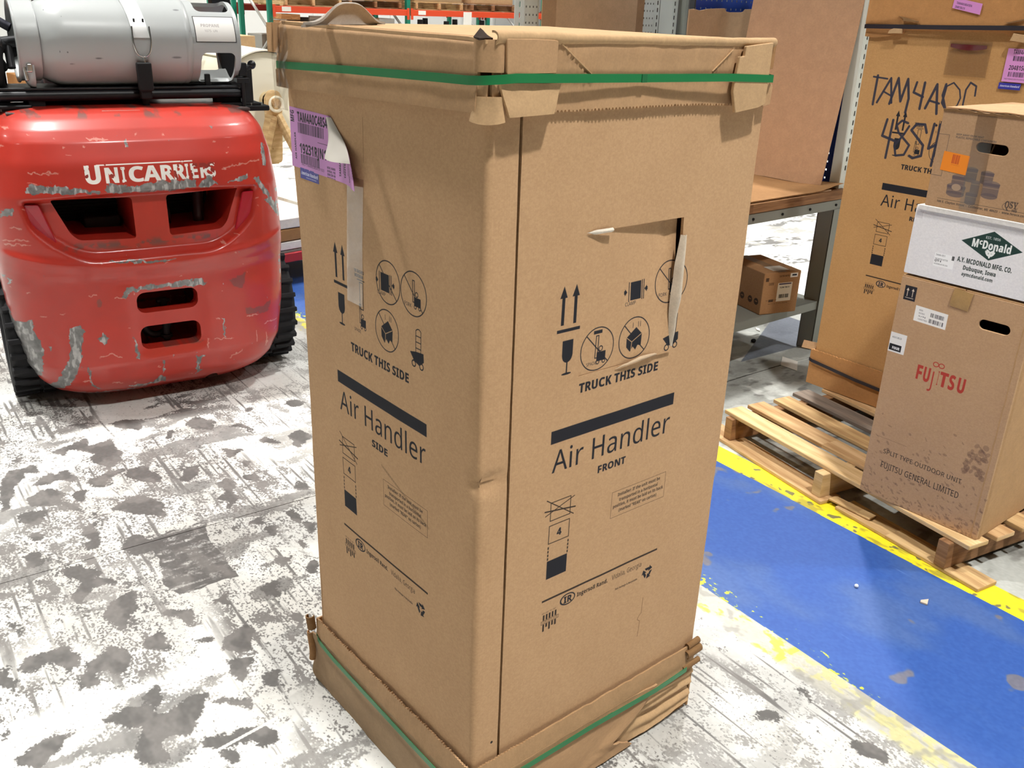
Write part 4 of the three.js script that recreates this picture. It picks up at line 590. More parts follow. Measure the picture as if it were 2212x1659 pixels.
  K(0.4, 0.78, 0.44, 0.785, 0.47, 0.74, 0.48, 0.69, 0.45, 0.73); K(-0.5, 0.07, -0.3, 0.05, -0.1, 0.062, -0.1, 0.07, -0.3, 0.064, -0.48, 0.085);
  { const r = rng(5); for (let k = 0; k < 70; k++) { const x = -0.52 + r() * 1.02, y = 0.1 + r() * 0.95, l = 0.004 + r() * r() * 0.03; if (r() < 0.35) K(x, y, x + 0.003, y + 0.001, x + 0.004, y + 0.004 + l * 0.3, x + 0.001, y + 0.005); else Kl(x, y, x + l, y + (r() - 0.5) * 0.004); } for (let k = 0; k < 14; k++) { const y = 0.2 + r() * 0.6; K(0.46 + r() * 0.04, y, 0.47 + r() * 0.03, y + 0.004, 0.475, y + 0.02, 0.465, y + 0.016); } }
  const M = mg.getImageData(0, 0, TW / 2, TH / 2).data, mw = TW / 2, dat = img.data;
  const mat_ = (x, y, k) => { x = clamp(Math.round(x), 0, mw - 1); y = clamp(Math.round(y), 0, mw - 1); return M[(y * mw + x) * 4 + k] / 255; };
  for (let y = 0; y < TH; y++) for (let x = 0; x < TW; x++) { const i = (y * TW + x) * 4, mx = x / 2 + 14 * (fbm(N1, x * 0.05, y * 0.05, 4) - 0.5), my = y / 2 + 14 * (fbm(N2, x * 0.05, y * 0.05, 4) - 0.5);
    const soft = (k) => (mat_(mx, my, k) + mat_(mx + 1.3, my, k) + mat_(mx, my + 1.3, k) + mat_(mx - 1.3, my - 1, k)) / 4, iron = soft(0), stain = soft(1), line = soft(2);
    let p = [dat[i], dat[i + 1], dat[i + 2]]; const white = p[1] > 120;
    const m = fbm(N3, x * 0.008, y * 0.008, 4); p = p.map((v, k) => v * (0.95 + 0.1 * m)); if (white && fbm(N2, x * 0.035, y * 0.03, 3) > 0.67) p = [150, 50, 42];
    const world = Y0 + (TH - y) / SC, wx = X0 + x / SC; // dirt lying on the ledges under the openings
    const dirt = smooth(0.5, 0.68, fbm(N1, x * 0.02, y * 0.03, 4)); const ledge = Math.max(smooth(0.025, 0.0, Math.abs(world - 0.655)) * smooth(0.33, 0.26, Math.abs(wx + 0.03)), smooth(0.012, 0.0, Math.abs(world - 0.247)) * smooth(0.13, 0.1, Math.abs(wx)), smooth(1.085, 1.1, world)); p = mix(p, [98, 74, 70], 0.75 * dirt * ledge);
    p = mix(p, [128, 70, 62], 0.75 * stain); p = mix(p, [222, 190, 178], 0.8 * line);
    const gi = 112 + 66 * (fbm(N2, x * 0.05, y * 0.05, 3) - 0.35) + 50 * smooth(0.55, 0.7, fbm(N1, x * 0.09, y * 0.03, 2)); p = mix(p, [gi, gi * 0.99, gi * 0.98], smooth(0.3, 0.6, iron));
    dat[i] = p[0]; dat[i + 1] = p[1]; dat[i + 2] = p[2]; }
  g.putImageData(img, 0, 0);
  { const p = body.attributes.position, uv = new Float32Array(p.count * 2); for (let i = 0; i < p.count; i++) { uv[i * 2] = clamp((p.getX(i) - X0) / 1.12, 0.002, 0.998); uv[i * 2 + 1] = clamp((p.getY(i) - Y0) * SC / TH, 0.002, 0.998); } body.setAttribute('uv', new THREE.BufferAttribute(uv, 2)); }
  const red = new THREE.MeshPhysicalMaterial({ map: canvasTex(c), roughness: 0.42, clearcoat: 0.55, clearcoatRoughness: 0.16 });
  const redPlain = new THREE.MeshPhysicalMaterial({ color: '#b93022', roughness: 0.42, clearcoat: 0.5, clearcoatRoughness: 0.2 });
  const cw = part(truck, 'counterweight', body, red, 'red counterweight with chipped paint');
  const refl = new THREE.MeshPhysicalMaterial({ color: '#b3122b', roughness: 0.3, clearcoat: 0.6, clearcoatRoughness: 0.2 });
  const lens = (s, x0) => { const pts = roundPoly([[-0.44, 0.815], [-0.392, 0.815], [-0.348, 0.66], [-0.358, 0.645], [-0.4, 0.665], [-0.428, 0.73]].map(([x, y]) => [x0 + s * (x + 0.4), y]), 0.008); if (s < 0) pts.reverse();
    const gg = plate(pts, 0.012, 0.003); const p = gg.attributes.position; for (let i = 0; i < p.count; i++) { const x = p.getX(i), hw = table(HWy, HWv, 0.74); p.setZ(i, p.getZ(i) + 0.066 - D * (1 - Math.pow(1 - Math.pow(Math.min(0.999, Math.abs(x) / hw), EXP), 1 / EXP)) - 0.05); } gg.computeVertexNormals(); return gg; };
  part(cw, 'tail_reflector', lens(1, -0.395), refl); part(cw, 'tail_reflector', lens(-1, 0.33), refl);
  // behind the openings: radiator fins, a duct, a pipe, the tow pin
  const duct = std('#1c1a1e', 0.6);
  part(truck, 'radiator', [bx(0.62, 0.22, 0.02, -0.04, 0.75, -0.345, 0.002), ...Array.from({ length: 17 }, (_, i) => bx(0.6, 0.004, 0.012, -0.04, 0.66 + i * 0.0115, -0.33, 0.001))], blackMatt);
  part(truck, 'exhaust_pipe', hose([[0.2, 0.6, -0.2], [0.19, 0.7, -0.17], [0.2, 0.78, -0.2], [0.22, 0.86, -0.24]], 0.022), std('#4a484c', 0.35, 0.7)); part(truck, 'air_duct', bx(0.13, 0.05, 0.1, -0.16, 0.69, -0.25, 0.006), duct); part(truck, 'air_duct', bx(0.05, 0.07, 0.1, 0.06, 0.7, -0.22, 0.006), duct);
  part(truck, 'tow_pin', [rodBetween([0, 0.24, -0.06], [0, 0.41, -0.06], 0.013), rodBetween([0, 0.25, -0.06], [0, 0.262, -0.06], 0.022), bx(0.05, 0.012, 0.012, 0, 0.4, -0.06)], blackMatt); part(truck, 'tow_hook', new THREE.TorusGeometry(0.045, 0.014, 8, 20).translate(-0.03, 0.3, -0.09), duct);
  // engine hood, chassis, pillars, seat, mast
  part(truck, 'hood', bx(0.94, 0.1, 1.1, 0, 1.0, -1.0, 0.03, 2), redPlain); part(truck, 'chassis', bx(0.96, 0.62, 1.7, 0, 0.5, -1.7, 0.03), redPlain);
  part(truck, 'top_mat', bx(0.86, 0.012, 0.34, 0, 1.1, -0.34, 0.004), std('#5a4c4a', 0.8)); part(truck, 'label_plate', bx(0.13, 0.002, 0.03, -0.06, 1.112, -0.125, 0.0005).translate(0, -0.0005, -0.004), std('#a8a49e', 0.6)); part(truck, 'label_plate', bx(0.1, 0.002, 0.026, 0.03, 1.113, -0.13, 0.0005).translate(0, -0.0015, 0), std('#9a968f', 0.6));
  part(truck, 'seat', [bx(0.46, 0.12, 0.46, 0, 1.11, -1.15, 0.04, 3), bx(0.44, 0.5, 0.12, 0, 1.36, -0.9, 0.04, 3)], blackMatt);
  for (const s of [-1, 1]) { part(truck, 'guard_pillar', barBetween([s * 0.445, 1.09, -0.44], [s * 0.385, 2.1, -0.52], 0.075, 0.06), blackPaint); part(truck, 'guard_pillar', barBetween([s * 0.44, 0.9, -2.1], [s * 0.385, 2.1, -1.75], 0.05, 0.06), blackPaint); }
  part(truck, 'overhead_guard', [bx(0.9, 0.05, 0.06, 0, 2.12, -0.5), bx(0.9, 0.05, 0.06, 0, 2.12, -1.75), ...Array.from({ length: 7 }, (_, i) => bx(0.025, 0.04, 1.25, -0.42 + i * 0.14, 2.12, -1.12)), ], blackPaint);
  part(truck, 'mast', [bx(0.09, 2.0, 0.12, -0.3, 1.1, -2.75), bx(0.09, 2.0, 0.12, 0.3, 1.1, -2.75), bx(0.6, 0.08, 0.08, 0, 2.0, -2.75), bx(0.6, 0.08, 0.08, 0, 0.3, -2.75)], blackPaint); part(truck, 'fork', bx(0.12, 0.04, 0.5, -0.25, 0.06, -3.05), blackPaint); part(truck, 'fork', bx(0.12, 0.04, 0.5, 0.25, 0.06, -3.05), blackPaint);
  // wheels: tyres with cross lugs
  const wheel = (x, z, r, w) => { const tread = []; for (let k = 0; k < 26; k++) { const a = k / 26 * Math.PI * 2; for (const s of [-1, 1]) { const gg = bx(w * 0.46, 0.03, 0.02, s * w * 0.26, r - 0.012, (s > 0 ? 0.018 : 0), 0.004); gg.rotateX(a); tread.push(gg); } }
    const tyre = new THREE.LatheGeometry([[0.0, -w / 2 + 0.02], [r * 0.55, -w / 2 + 0.02], [r * 0.6, -w / 2], [r * 0.88, -w / 2], [r - 0.012, -w / 2 + 0.025], [r - 0.008, 0], [r - 0.012, w / 2 - 0.025], [r * 0.88, w / 2], [r * 0.6, w / 2], [r * 0.55, w / 2 - 0.02], [0, w / 2 - 0.02]].map((p) => new THREE.Vector2(...p)), 36); tyre.rotateZ(Math.PI / 2);
    const t = part(truck, 'wheel', [tyre, ...tread], rubber); t.position.set(x, r, z); part(t, 'rim', new THREE.CylinderGeometry(r * 0.5, r * 0.5, w - 0.03, 24).rotateZ(Math.PI / 2), std('#8a2018', 0.6)); };
  wheel(-0.46, -0.37, 0.262, 0.19); wheel(0.46, -0.37, 0.262, 0.19); wheel(-0.44, -1.95, 0.32, 0.2); wheel(0.44, -1.95, 0.32, 0.2);
  // tank bracket on top of the counterweight
  const zt = -0.33;
  part(truck, 'bracket_rail', [rodBetween([-0.47, 1.156, zt + 0.09], [0.42, 1.156, zt + 0.09], 0.019, 16), rodBetween([-0.47, 1.156, zt - 0.1], [0.42, 1.156, zt - 0.1], 0.019, 16)], blackPaint);
  part(truck, 'bracket_cradle', [bx(0.86, 0.008, 0.2, -0.02, 1.179, zt, 0.002), bx(0.02, 0.06, 0.02, 0.3, 1.195, zt + 0.05), bx(0.3, 0.03, 0.02, 0.28, 1.19, zt - 0.1)], blackPaint);
  part(truck, 'bracket_base', [bx(0.98, 0.014, 0.26, 0, 1.112, zt - 0.02, 0.004), bx(0.1, 0.02, 0.12, 0.47, 1.098, zt + 0.06, 0.004), bx(0.16, 0.012, 0.12, -0.42, 1.12, zt + 0.06, 0.004), bx(0.42, 0.045, 0.03, -0.14, 1.132, zt - 0.08, 0.004), bx(0.055, 0.035, 0.03, -0.32, 1.13, zt + 0.08, 0.003), bx(0.1, 0.04, 0.06, 0.37, 1.13, zt + 0.05, 0.006)], blackMatt);
  part(truck, 'bracket_post', [bx(0.035, 0.16, 0.05, 0.445, 1.17, zt + 0.08, 0.004), rodBetween([0.418, 1.11, zt + 0.12], [0.418, 1.2, zt + 0.12], 0.007), rodBetween([0.418, 1.235, zt + 0.1], [0.462, 1.26, zt + 0.1], 0.012), new THREE.SphereGeometry(0.017, 12, 10).translate(0.464, 1.262, zt + 0.1), bx(0.03, 0.05, 0.03, 0.425, 1.245, zt + 0.1), bx(0.05, 0.02, 0.05, 0.42, 1.205, zt + 0.1)], blackPaint);
  for (const [x, z] of [[0.49, zt + 0.09], [0.45, zt + 0.1], [-0.44, zt + 0.1]]) part(truck, 'bolt', new THREE.CylinderGeometry(0.011, 0.011, 0.012, 6).translate(x, 1.112, z), steelGrey);
  part(truck, 'latch_bracket', [bx(0.052, 0.1, 0.03, 0.045, 1.225, zt + 0.165, 0.006), bx(0.04, 0.05, 0.04, 0.045, 1.17, zt + 0.15, 0.006), rodBetween([0.045, 1.1, zt + 0.13], [0.045, 1.17, zt + 0.15], 0.012)], blackMatt);
  part(truck, 'hose', hose([[-0.36, 1.3, zt - 0.02], [-0.41, 1.32, zt + 0.03], [-0.43, 1.22, zt + 0.06], [-0.42, 1.15, zt - 0.02]], 0.022), blackMatt); part(truck, 'hose', hose([[-0.36, 1.38, zt - 0.02], [-0.42, 1.41, zt - 0.04], [-0.48, 1.36, zt - 0.1], [-0.5, 1.1, zt - 0.16]], 0.016), std('#2a2a38', 0.5));
  part(truck, 'hose', hose([[-0.5, 1.34, zt + 0.02], [-0.44, 1.3, zt], [-0.4, 1.24, zt - 0.05]], 0.02), blackMatt); part(truck, 'valve_guard', bx(0.11, 0.2, 0.14, -0.45, 1.2, zt - 0.1, 0.02, 2), blackMatt); part(truck, 'clip', bx(0.03, 0.016, 0.02, -0.43, 1.3, zt + 0.1, 0.004), galvan);
}
// ---------- the gas tank lying in the bracket ----------
{
  const zt = -0.33, r = 0.158, tank = thing('propane_tank', 'grey propane tank lying across the back of the forklift', 'gas tank', [TRUCK[0] + zt * Math.sin(TRUCK_TURN), 1.338, TRUCK[2] + zt * Math.cos(TRUCK_TURN)], TRUCK_TURN);
  const [pc, pg] = canvas(512, 512); pg.fillStyle = '#b4b8b8'; pg.fillRect(0, 0, 512, 512); { const q = rng(8); for (let k = 0; k < 60; k++) { pg.fillStyle = `rgba(60,60,64,${0.25 + q() * 0.5})`; pg.beginPath(); pg.ellipse(q() * 512, q() * 512, 0.6 + q() * 1.6, 1 + q() * 2.2, 0, 0, 7); pg.fill(); } }
  const grey = new THREE.MeshPhysicalMaterial({ map: canvasTex(pc, [1, 1]), roughness: 0.38, clearcoat: 0.25, clearcoatRoughness: 0.25 });
  const prof = [[0.0, -0.335], [0.07, -0.33], [0.115, -0.3], [0.128, -0.285], [0.14, -0.262], [0.152, -0.235], [r, -0.2], [r, 0.02], [r, 0.205], [r - 0.004, 0.209], [r, 0.213], [r * 0.985, 0.228], [0.13, 0.255], [0.08, 0.285], [0, 0.295]];
  const lathe = (p, seg = 64) => new THREE.LatheGeometry(p.map(([a, b]) => new THREE.Vector2(a, b)), seg).rotateZ(-Math.PI / 2);
  part(tank, 'shell', lathe(prof), grey);
  part(tank, 'collar', lathe([[0.134, -0.285], [0.137, -0.29], [0.137, -0.352], [0.143, -0.356], [0.143, -0.362], [0.13, -0.362], [0.128, -0.352], [0.128, -0.28]]), grey);
  part(tank, 'valve', [rodBetween([-0.33, 0, 0], [-0.42, -0.01, 0.02], 0.02), rodBetween([-0.38, -0.02, 0.02], [-0.38, -0.09, 0.05], 0.014), new THREE.CylinderGeometry(0.035, 0.035, 0.02, 12).rotateZ(1.57).translate(-0.41, -0.01, 0.02)], std('#3a3a3c', 0.4, 0.6)); part(tank, 'cap_lever', [bx(0.012, 0.09, 0.02, -0.352, -0.05, 0.1, 0.004).rotateZ(0.1), bx(0.02, 0.03, 0.02, -0.33, -0.085, 0.115, 0.005)], chrome);
  part(tank, 'collar_cap', new THREE.SphereGeometry(0.06, 20, 14, 0, 6.3, 0, 1.6).rotateZ(Math.PI / 2).scale(0.6, 1, 1).translate(-0.315, -0.1, 0.06), grey);
  // foot ring with windows
  const shell = new THREE.LatheGeometry([[0.151, 0.2], [0.151, 0.4], [0.149, 0.412], [0.143, 0.416], [0.138, 0.412], [0.139, 0.4], [0.139, 0.2], [0.151, 0.2]].map(([a, b]) => new THREE.Vector2(a, b)), 72).toNonIndexed(); shell.computeVertexNormals(); shell.rotateZ(-Math.PI / 2);
  const win = (a) => { const g = plate(roundRect(0.262, -0.075, 0.392, 0.075, 0.022), 0.3, 0); g.translate(0, 0, 0.05); g.rotateX(a); return g; };
  part(tank, 'foot_ring', cut(shell, win(0.72), win(0.72 + 2.094), win(0.72 + 4.189)), grey);
  // paper plate on the foot ring
  const [wc, wg] = canvas(256, 160); wg.fillStyle = '#f0eeea'; wg.fillRect(0, 0, 256, 160); wg.strokeStyle = '#333'; wg.lineWidth = 5; wg.strokeRect(2, 2, 252, 156); wg.fillStyle = 'rgba(120,110,110,0.55)'; wg.font = 'bold 26px sans-serif'; wg.fillText('PROPANE', 40, 70); wg.font = '20px sans-serif'; wg.fillText('1075  UN', 60, 100);
  part(tank, 'label', sheet(steps(0.245, 0.397, 12), steps(-0.1, 0.55, 14), (x, a) => [x, 0.1525 * Math.sin(a + 0.15), 0.1525 * Math.cos(a + 0.15)], 0.0006, (x, a) => [(x - 0.245) / 0.152, (a + 0.1) / 0.65]), new THREE.MeshStandardMaterial({ map: canvasTex(wc), roughness: 0.5 }), 'white label on the foot ring');
  // hold-down strap with its over-centre buckle
  part(tank, 'strap', sheet(steps(0.02, 0.068, 3), steps(0.5, 3.6, 30), (x, a) => [x - 0.02 * smooth(0.5, 1.7, a), 0.1605 * Math.sin(a), 0.1605 * Math.cos(a)], 0.002), blackPaint); part(tank, 'buckle', sheet(steps(0.022, 0.077, 4), steps(0.13, 1.25, 14), (x, a) => [x - 0.022 * (a - 0.13), 0.1665 * Math.sin(a), 0.1665 * Math.cos(a)], 0.007), std('#eceeee', 0.35, 0.15));
  part(tank, 'buckle_slot', bx(0.006, 0.016, 0.003, 0.031, 0.078, 0.1478).rotateX(0), darkHole); part(tank, 'buckle_slot', bx(0.006, 0.016, 0.003, 0.062, 0.078, 0.1478), darkHole);
  part(tank, 'wire_bail', [new THREE.TubeGeometry(new THREE.CatmullRomCurve3([[0.019, 0.06, 0.158], [0.019, 0.0, 0.166], [0.03, -0.035, 0.166], [0.049, -0.045, 0.165], [0.068, -0.035, 0.166], [0.079, 0.0, 0.166], [0.079, 0.06, 0.158]].map((p) => new THREE.Vector3(...p))), 40, 0.0032, 8), rodBetween([0.05, -0.045, 0.165], [0.052, -0.115, 0.168], 0.0035)], chrome);
}
// ---------- loaded pallet on the right ----------
const PAL = [1.886, 0, -0.915], PAL_TURN = -1.7517; // local x runs along the boards, local z towards the aisle
const pallet = thing('wooden_pallet', 'wooden pallet under the boxes beside the yellow line', 'pallet', PAL, PAL_TURN);
{
  const r = rng(21), board = (name, x0, x1, z0, z1, y, h, mat, o = {}) => { const L = x1 - x0, g = bx(L, h, z1 - z0, 0, 0, 0, 0.003), p = g.attributes.position, uv = g.attributes.uv, ou = r() * 3, ov = r() * 3, lift = o.warp || 0;
    for (let i = 0; i < p.count; i++) { const k = p.getX(i) / L; uv.setXY(i, uv.getX(i) + ou, uv.getY(i) + ov); if (o.chipEnd && k > 0.47) p.setX(i, p.getX(i) - 0.03 * N1(p.getZ(i) * 40 + ou, 1) * (p.getZ(i) > 0 ? 1 : 0.3)); p.setY(i, p.getY(i) + lift * k * k); }
    g.rotateY(o.turn || 0); g.translate((x0 + x1) / 2, y + h / 2, (z0 + z1) / 2); return part(pallet, name, g, mat, o.label); };
  for (const [i, x] of [0.045, 0.52, 1.0].entries()) board('stringer', -0.6, 0.6, -0.019, 0.019, 0.0, 0.087, [brownWood, pine[0], brownWood][i], { turn: 0 }).geometry.rotateY(Math.PI / 2);
  pallet.children.slice(0, 3).forEach((m, i) => { m.geometry.computeBoundingBox(); m.position.set([0.045, 0.52, 1.0][i], 0.013, -0.585 + [0.0, 0.02, 0.005][i]); });
  const top = 0.1005, th = 0.0155; const Zs = [[-0.085, 0.0], [-0.2, -0.116], [-0.326, -0.243], [-0.46, -0.374], [-0.6, -0.51], [-0.75, -0.66], [-0.9, -0.81], [-1.05, -0.96], [-1.2, -1.11]];
  Zs.forEach(([a, b], i) => board('top_board', i === 3 ? -0.02 : 0, 1.072, a, b, top, th, i === 3 ? greyWood : pine[i % 3], { chipEnd: i === 0, turn: [0, 0.006, -0.008, 0.01, 0, 0, 0, 0, 0][i], label: i === 3 ? 'weathered grey board' : undefined }));
  board('bottom_board', -0.1, 0.56, -0.055, 0.04, 0.0, 0.013, pine[1], { turn: -0.03 }); board('bottom_board', 0.6, 1.13, -0.07, 0.02, 0.0, 0.013, pine[2], { turn: 0.02 }); board('bottom_board', 0, 1.07, -0.66, -0.57, 0.0, 0.013, pine[0]); board('bottom_board', 0, 1.07, -1.2, -1.11, 0.0, 0.013, pine[2]);
  board('broken_slat', 0.56, 0.72, -0.03, 0.01, 0.014, 0.008, pine[2], { turn: 0.12 });
}
const TOP = 0.117;
// a plain box body with one printed face; faces in the order +x -x +y -y +z -z
function faceBox(w, h, d, r = 0.006) { return new RoundedBoxGeometry(w, h, d, 3, r); }
const artMat = (c, rough = 0.86) => new THREE.MeshStandardMaterial({ map: canvasTex(c), roughness: rough });
const slot = (g, u, v, w, h) => { g.beginPath(); g.moveTo(u - w / 2 + h / 2, v - h / 2); g.arc(u + w / 2 - h / 2, v, h / 2, -1.57, 1.57); g.arc(u - w / 2 + h / 2, v, h / 2, 1.57, 4.71); g.fill(); };
function capsule(w, h, depth) { const o = []; for (let i = 0; i <= 10; i++) { const a = -Math.PI / 2 + i / 10 * Math.PI; o.push([w / 2 - h / 2 + h / 2 * Math.cos(a), h / 2 * Math.sin(a)]); } for (let i = 0; i <= 10; i++) { const a = Math.PI / 2 + i / 10 * Math.PI; o.push([-w / 2 + h / 2 + h / 2 * Math.cos(a), h / 2 * Math.sin(a)]); } return plate(o, depth, 0); }
// a hollow carton: shell walls as parts so that hand holes are real openings; its printed face looks to -x (towards the aisle)
function aisleCarton(o, w, h, d, art, side, hole) { // w along z, d along x, origin at the near base corner (x = 0 face, z from z0)
  const t = 0.006, prof = plate(roundRect(-w / 2, 0, w / 2, h, 0.004, 3), t, 0.001, hole ? [roundCap(hole)] : []); // drawn in xy, then turned to face -x
  const p = prof.attributes.position, uv = prof.attributes.uv; for (let i = 0; i < p.count; i++) uv.setXY(i, (p.getX(i) + w / 2) / w, p.getY(i) / h);
  prof.translate(0, 0, -t); prof.rotateY(-Math.PI / 2); prof.translate(0, 0, w / 2); part(o, 'front_panel', prof, art);
  part(o, 'side_panel', bx(d - t, h, t, t + (d - t) / 2, h / 2, w - t / 2, 0.003), side); part(o, 'side_panel', bx(d - t, h, t, t + (d - t) / 2, h / 2, t / 2, 0.003), side); part(o, 'back_panel', bx(t, h, w, d, h / 2, w / 2, 0.002), side);
  part(o, 'bottom_panel', bx(d - t, t, w - 2 * t, t + (d - t) / 2, t / 2, w / 2, 0.001), side);
}
function roundCap([cu, cv, w, h, turn = 0]) { const o = []; for (let k = 0; k < 2; k++) for (let i = 0; i <= 8; i++) { const a = -Math.PI / 2 + k * Math.PI + i / 8 * Math.PI, sx = k ? -1 : 1, x = sx * (w / 2 - h / 2) + h / 2 * Math.cos(a), y = h / 2 * Math.sin(a); o.push([cu + x * Math.cos(turn) - y * Math.sin(turn), cv + x * Math.sin(turn) + y * Math.cos(turn)]); } return o; }
{ // outdoor unit carton
  const w = 0.38, h = 0.708, d = 0.62, o = thing('outdoor_unit_carton', 'brown carton with a red maker\'s name, at the bottom of the pallet stack', 'carton', [1.741, TOP, -0.25]);
  const ppm = 1500, [c, g] = boardCanvas(w, 31, '#bb9670', Math.round(h * ppm), ppm); const Y = inMetres(g, 0, h, ppm), Z0 = -0.25, U = (z) => z - Z0, V = (y) => Y(y - 0.115);
  g.fillStyle = 'rgba(96,70,58,0.3)'; { const q = rng(4); for (let k = 0; k < 200; k++) { const x = q() * w, y = q() * q() * 0.3; g.beginPath(); g.ellipse(x, Y(y), 0.002 + q() * 0.006, 0.001 + q() * 0.003, q(), 0, 7); g.fill(); } for (let k = 0; k < 40; k++) { g.beginPath(); g.ellipse(0.3 + q() * 0.06, Y(0.19 + q() * 0.1), 0.004 + q() * 0.008, 0.003 + q() * 0.007, q(), 0, 7); g.fill(); } }
  g.fillStyle = '#1d1a22'; g.fillRect(U(-0.234), V(0.799), 0.036, 0.043); g.fillStyle = '#d8c8b4'; for (const x of [-0.2245, -0.2085]) arrowUp(g, U(x), V(0.767), V(0.793), 0.0022, 0.009, 0.008); g.fillRect(U(-0.2295), V(0.764), 0.026, 0.0016);
  g.fillStyle = '#efece6'; g.save(); g.translate(U(-0.191), V(0.7485)); g.transform(1, 0.03, 0, 1, 0, 0); g.fillRect(0, 0, 0.098, 0.046); g.fillStyle = '#3a3636'; { const q = rng(12); for (const [yy, x0] of [[0.01, 0.048], [0.028, 0.046]]) for (let x = x0; x < 0.088; x += 0.001 + q() * 0.002) g.fillRect(x, yy, 0.0004 + q() * 0.0012, 0.012); } ['MODEL', 'AOU12RLS3', 'S/N', '1209377601'].forEach((t, k) => word(g, t, 0.012, 0.013 + k * 0.009, 0.0045, 0.012 + k * 0.006)); g.restore();
  g.fillStyle = '#e9e6e0'; g.fillRect(U(-0.254), V(0.651), 0.056, 0.061); g.fillStyle = '#222'; word(g, 'AOU12RLS3', U(-0.243), V(0.634), 0.005, 0.03); g.fillStyle = '#17161a'; g.fillRect(U(-0.247), V(0.615), 0.038, 0.02); g.fillStyle = '#eee'; word(g, 'FOUR', U(-0.238), V(0.6), 0.0075, 0.024, 'sans-serif', true); g.fillStyle = '#222'; 
  // the red name with its two loops
  g.fillStyle = '#b23a2c'; g.strokeStyle = '#b23a2c'; const F = [['F', -0.151, 0.021], ['U', -0.129, 0.024], ['J', -0.104, 0.012], ['I', -0.085, 0.005], ['T', -0.078, 0.025], ['S', -0.051, 0.02], ['U', -0.026, 0.026]]; for (const [ch, z, ww] of F) { word(g, ch, U(z), V(ch === 'J' ? 0.521 : 0.534), ch === 'J' ? 0.05 : 0.043, ww, 'sans-serif', ch !== 'I' && ch !== 'J'); }
  g.lineWidth = 0.0024; for (const z of [-0.0965, -0.0795]) { g.beginPath(); g.ellipse(U(z), V(0.593), 0.008, 0.0066, 0, 0, 7); g.stroke(); }
  g.fillStyle = '#2c2420'; word(g, 'SPLIT TYPE OUTDOOR UNIT', U(-0.199), V(0.266), 0.0145, 0.25); word(g, 'FUJITSU GENERAL LIMITED', U(-0.199), V(0.218), 0.02, 0.252);
  g.fillStyle = 'rgba(60,40,30,0.5)'; g.fillRect(0.02, Y(0.2), 0.1, 0.0008);
  const face = artMat(c), plain = card('#bd966a');
  aisleCarton(o, w, h, d, face, plain, [0.097, 0.63, 0.086, 0.028, 0]);
  part(o, 'corner_crush', sheet(steps(0, 1, 10), steps(0, h, 40), (s, y) => { const a = lerp(180, 90, s) * Math.PI / 180, k = 0.012 + 0.006 * smooth(0.35, 0.05, y) + 0.002 * N1(y * 14, 3); return [0.02 + 0.0215 * Math.cos(a) - 0.0, y, w - 0.0205 + 0.022 * Math.sin(a) + 0.002 * N2(y * 30, s * 3) - (0.004 - k * 0.2) * Math.sin(s * 3.14)]; }, 0.004), plain);
  part(o, 'top_flap', bx(d, 0.005, w / 2 - 0.001, d / 2, h + 0.002, w / 4, 0.002), plain); part(o, 'top_flap', bx(d, 0.005, w / 2 - 0.001, d / 2, h + 0.002, w * 0.75, 0.002), plain);
  part(o, 'tape', sheet(steps(0, 1, 6), steps(0, 1, 14), (s, t) => [-0.0025 - 0.003 * Math.sin(t * 3.1) * N1(s * 4, 2), h + 0.003 - 0.052 * t - 0.005 * s, lerp(0.16, 0.214, s) - 0.006 * t], 0.0006), card('#b7935f', 0.4), 'end of the brown paper tape');
}
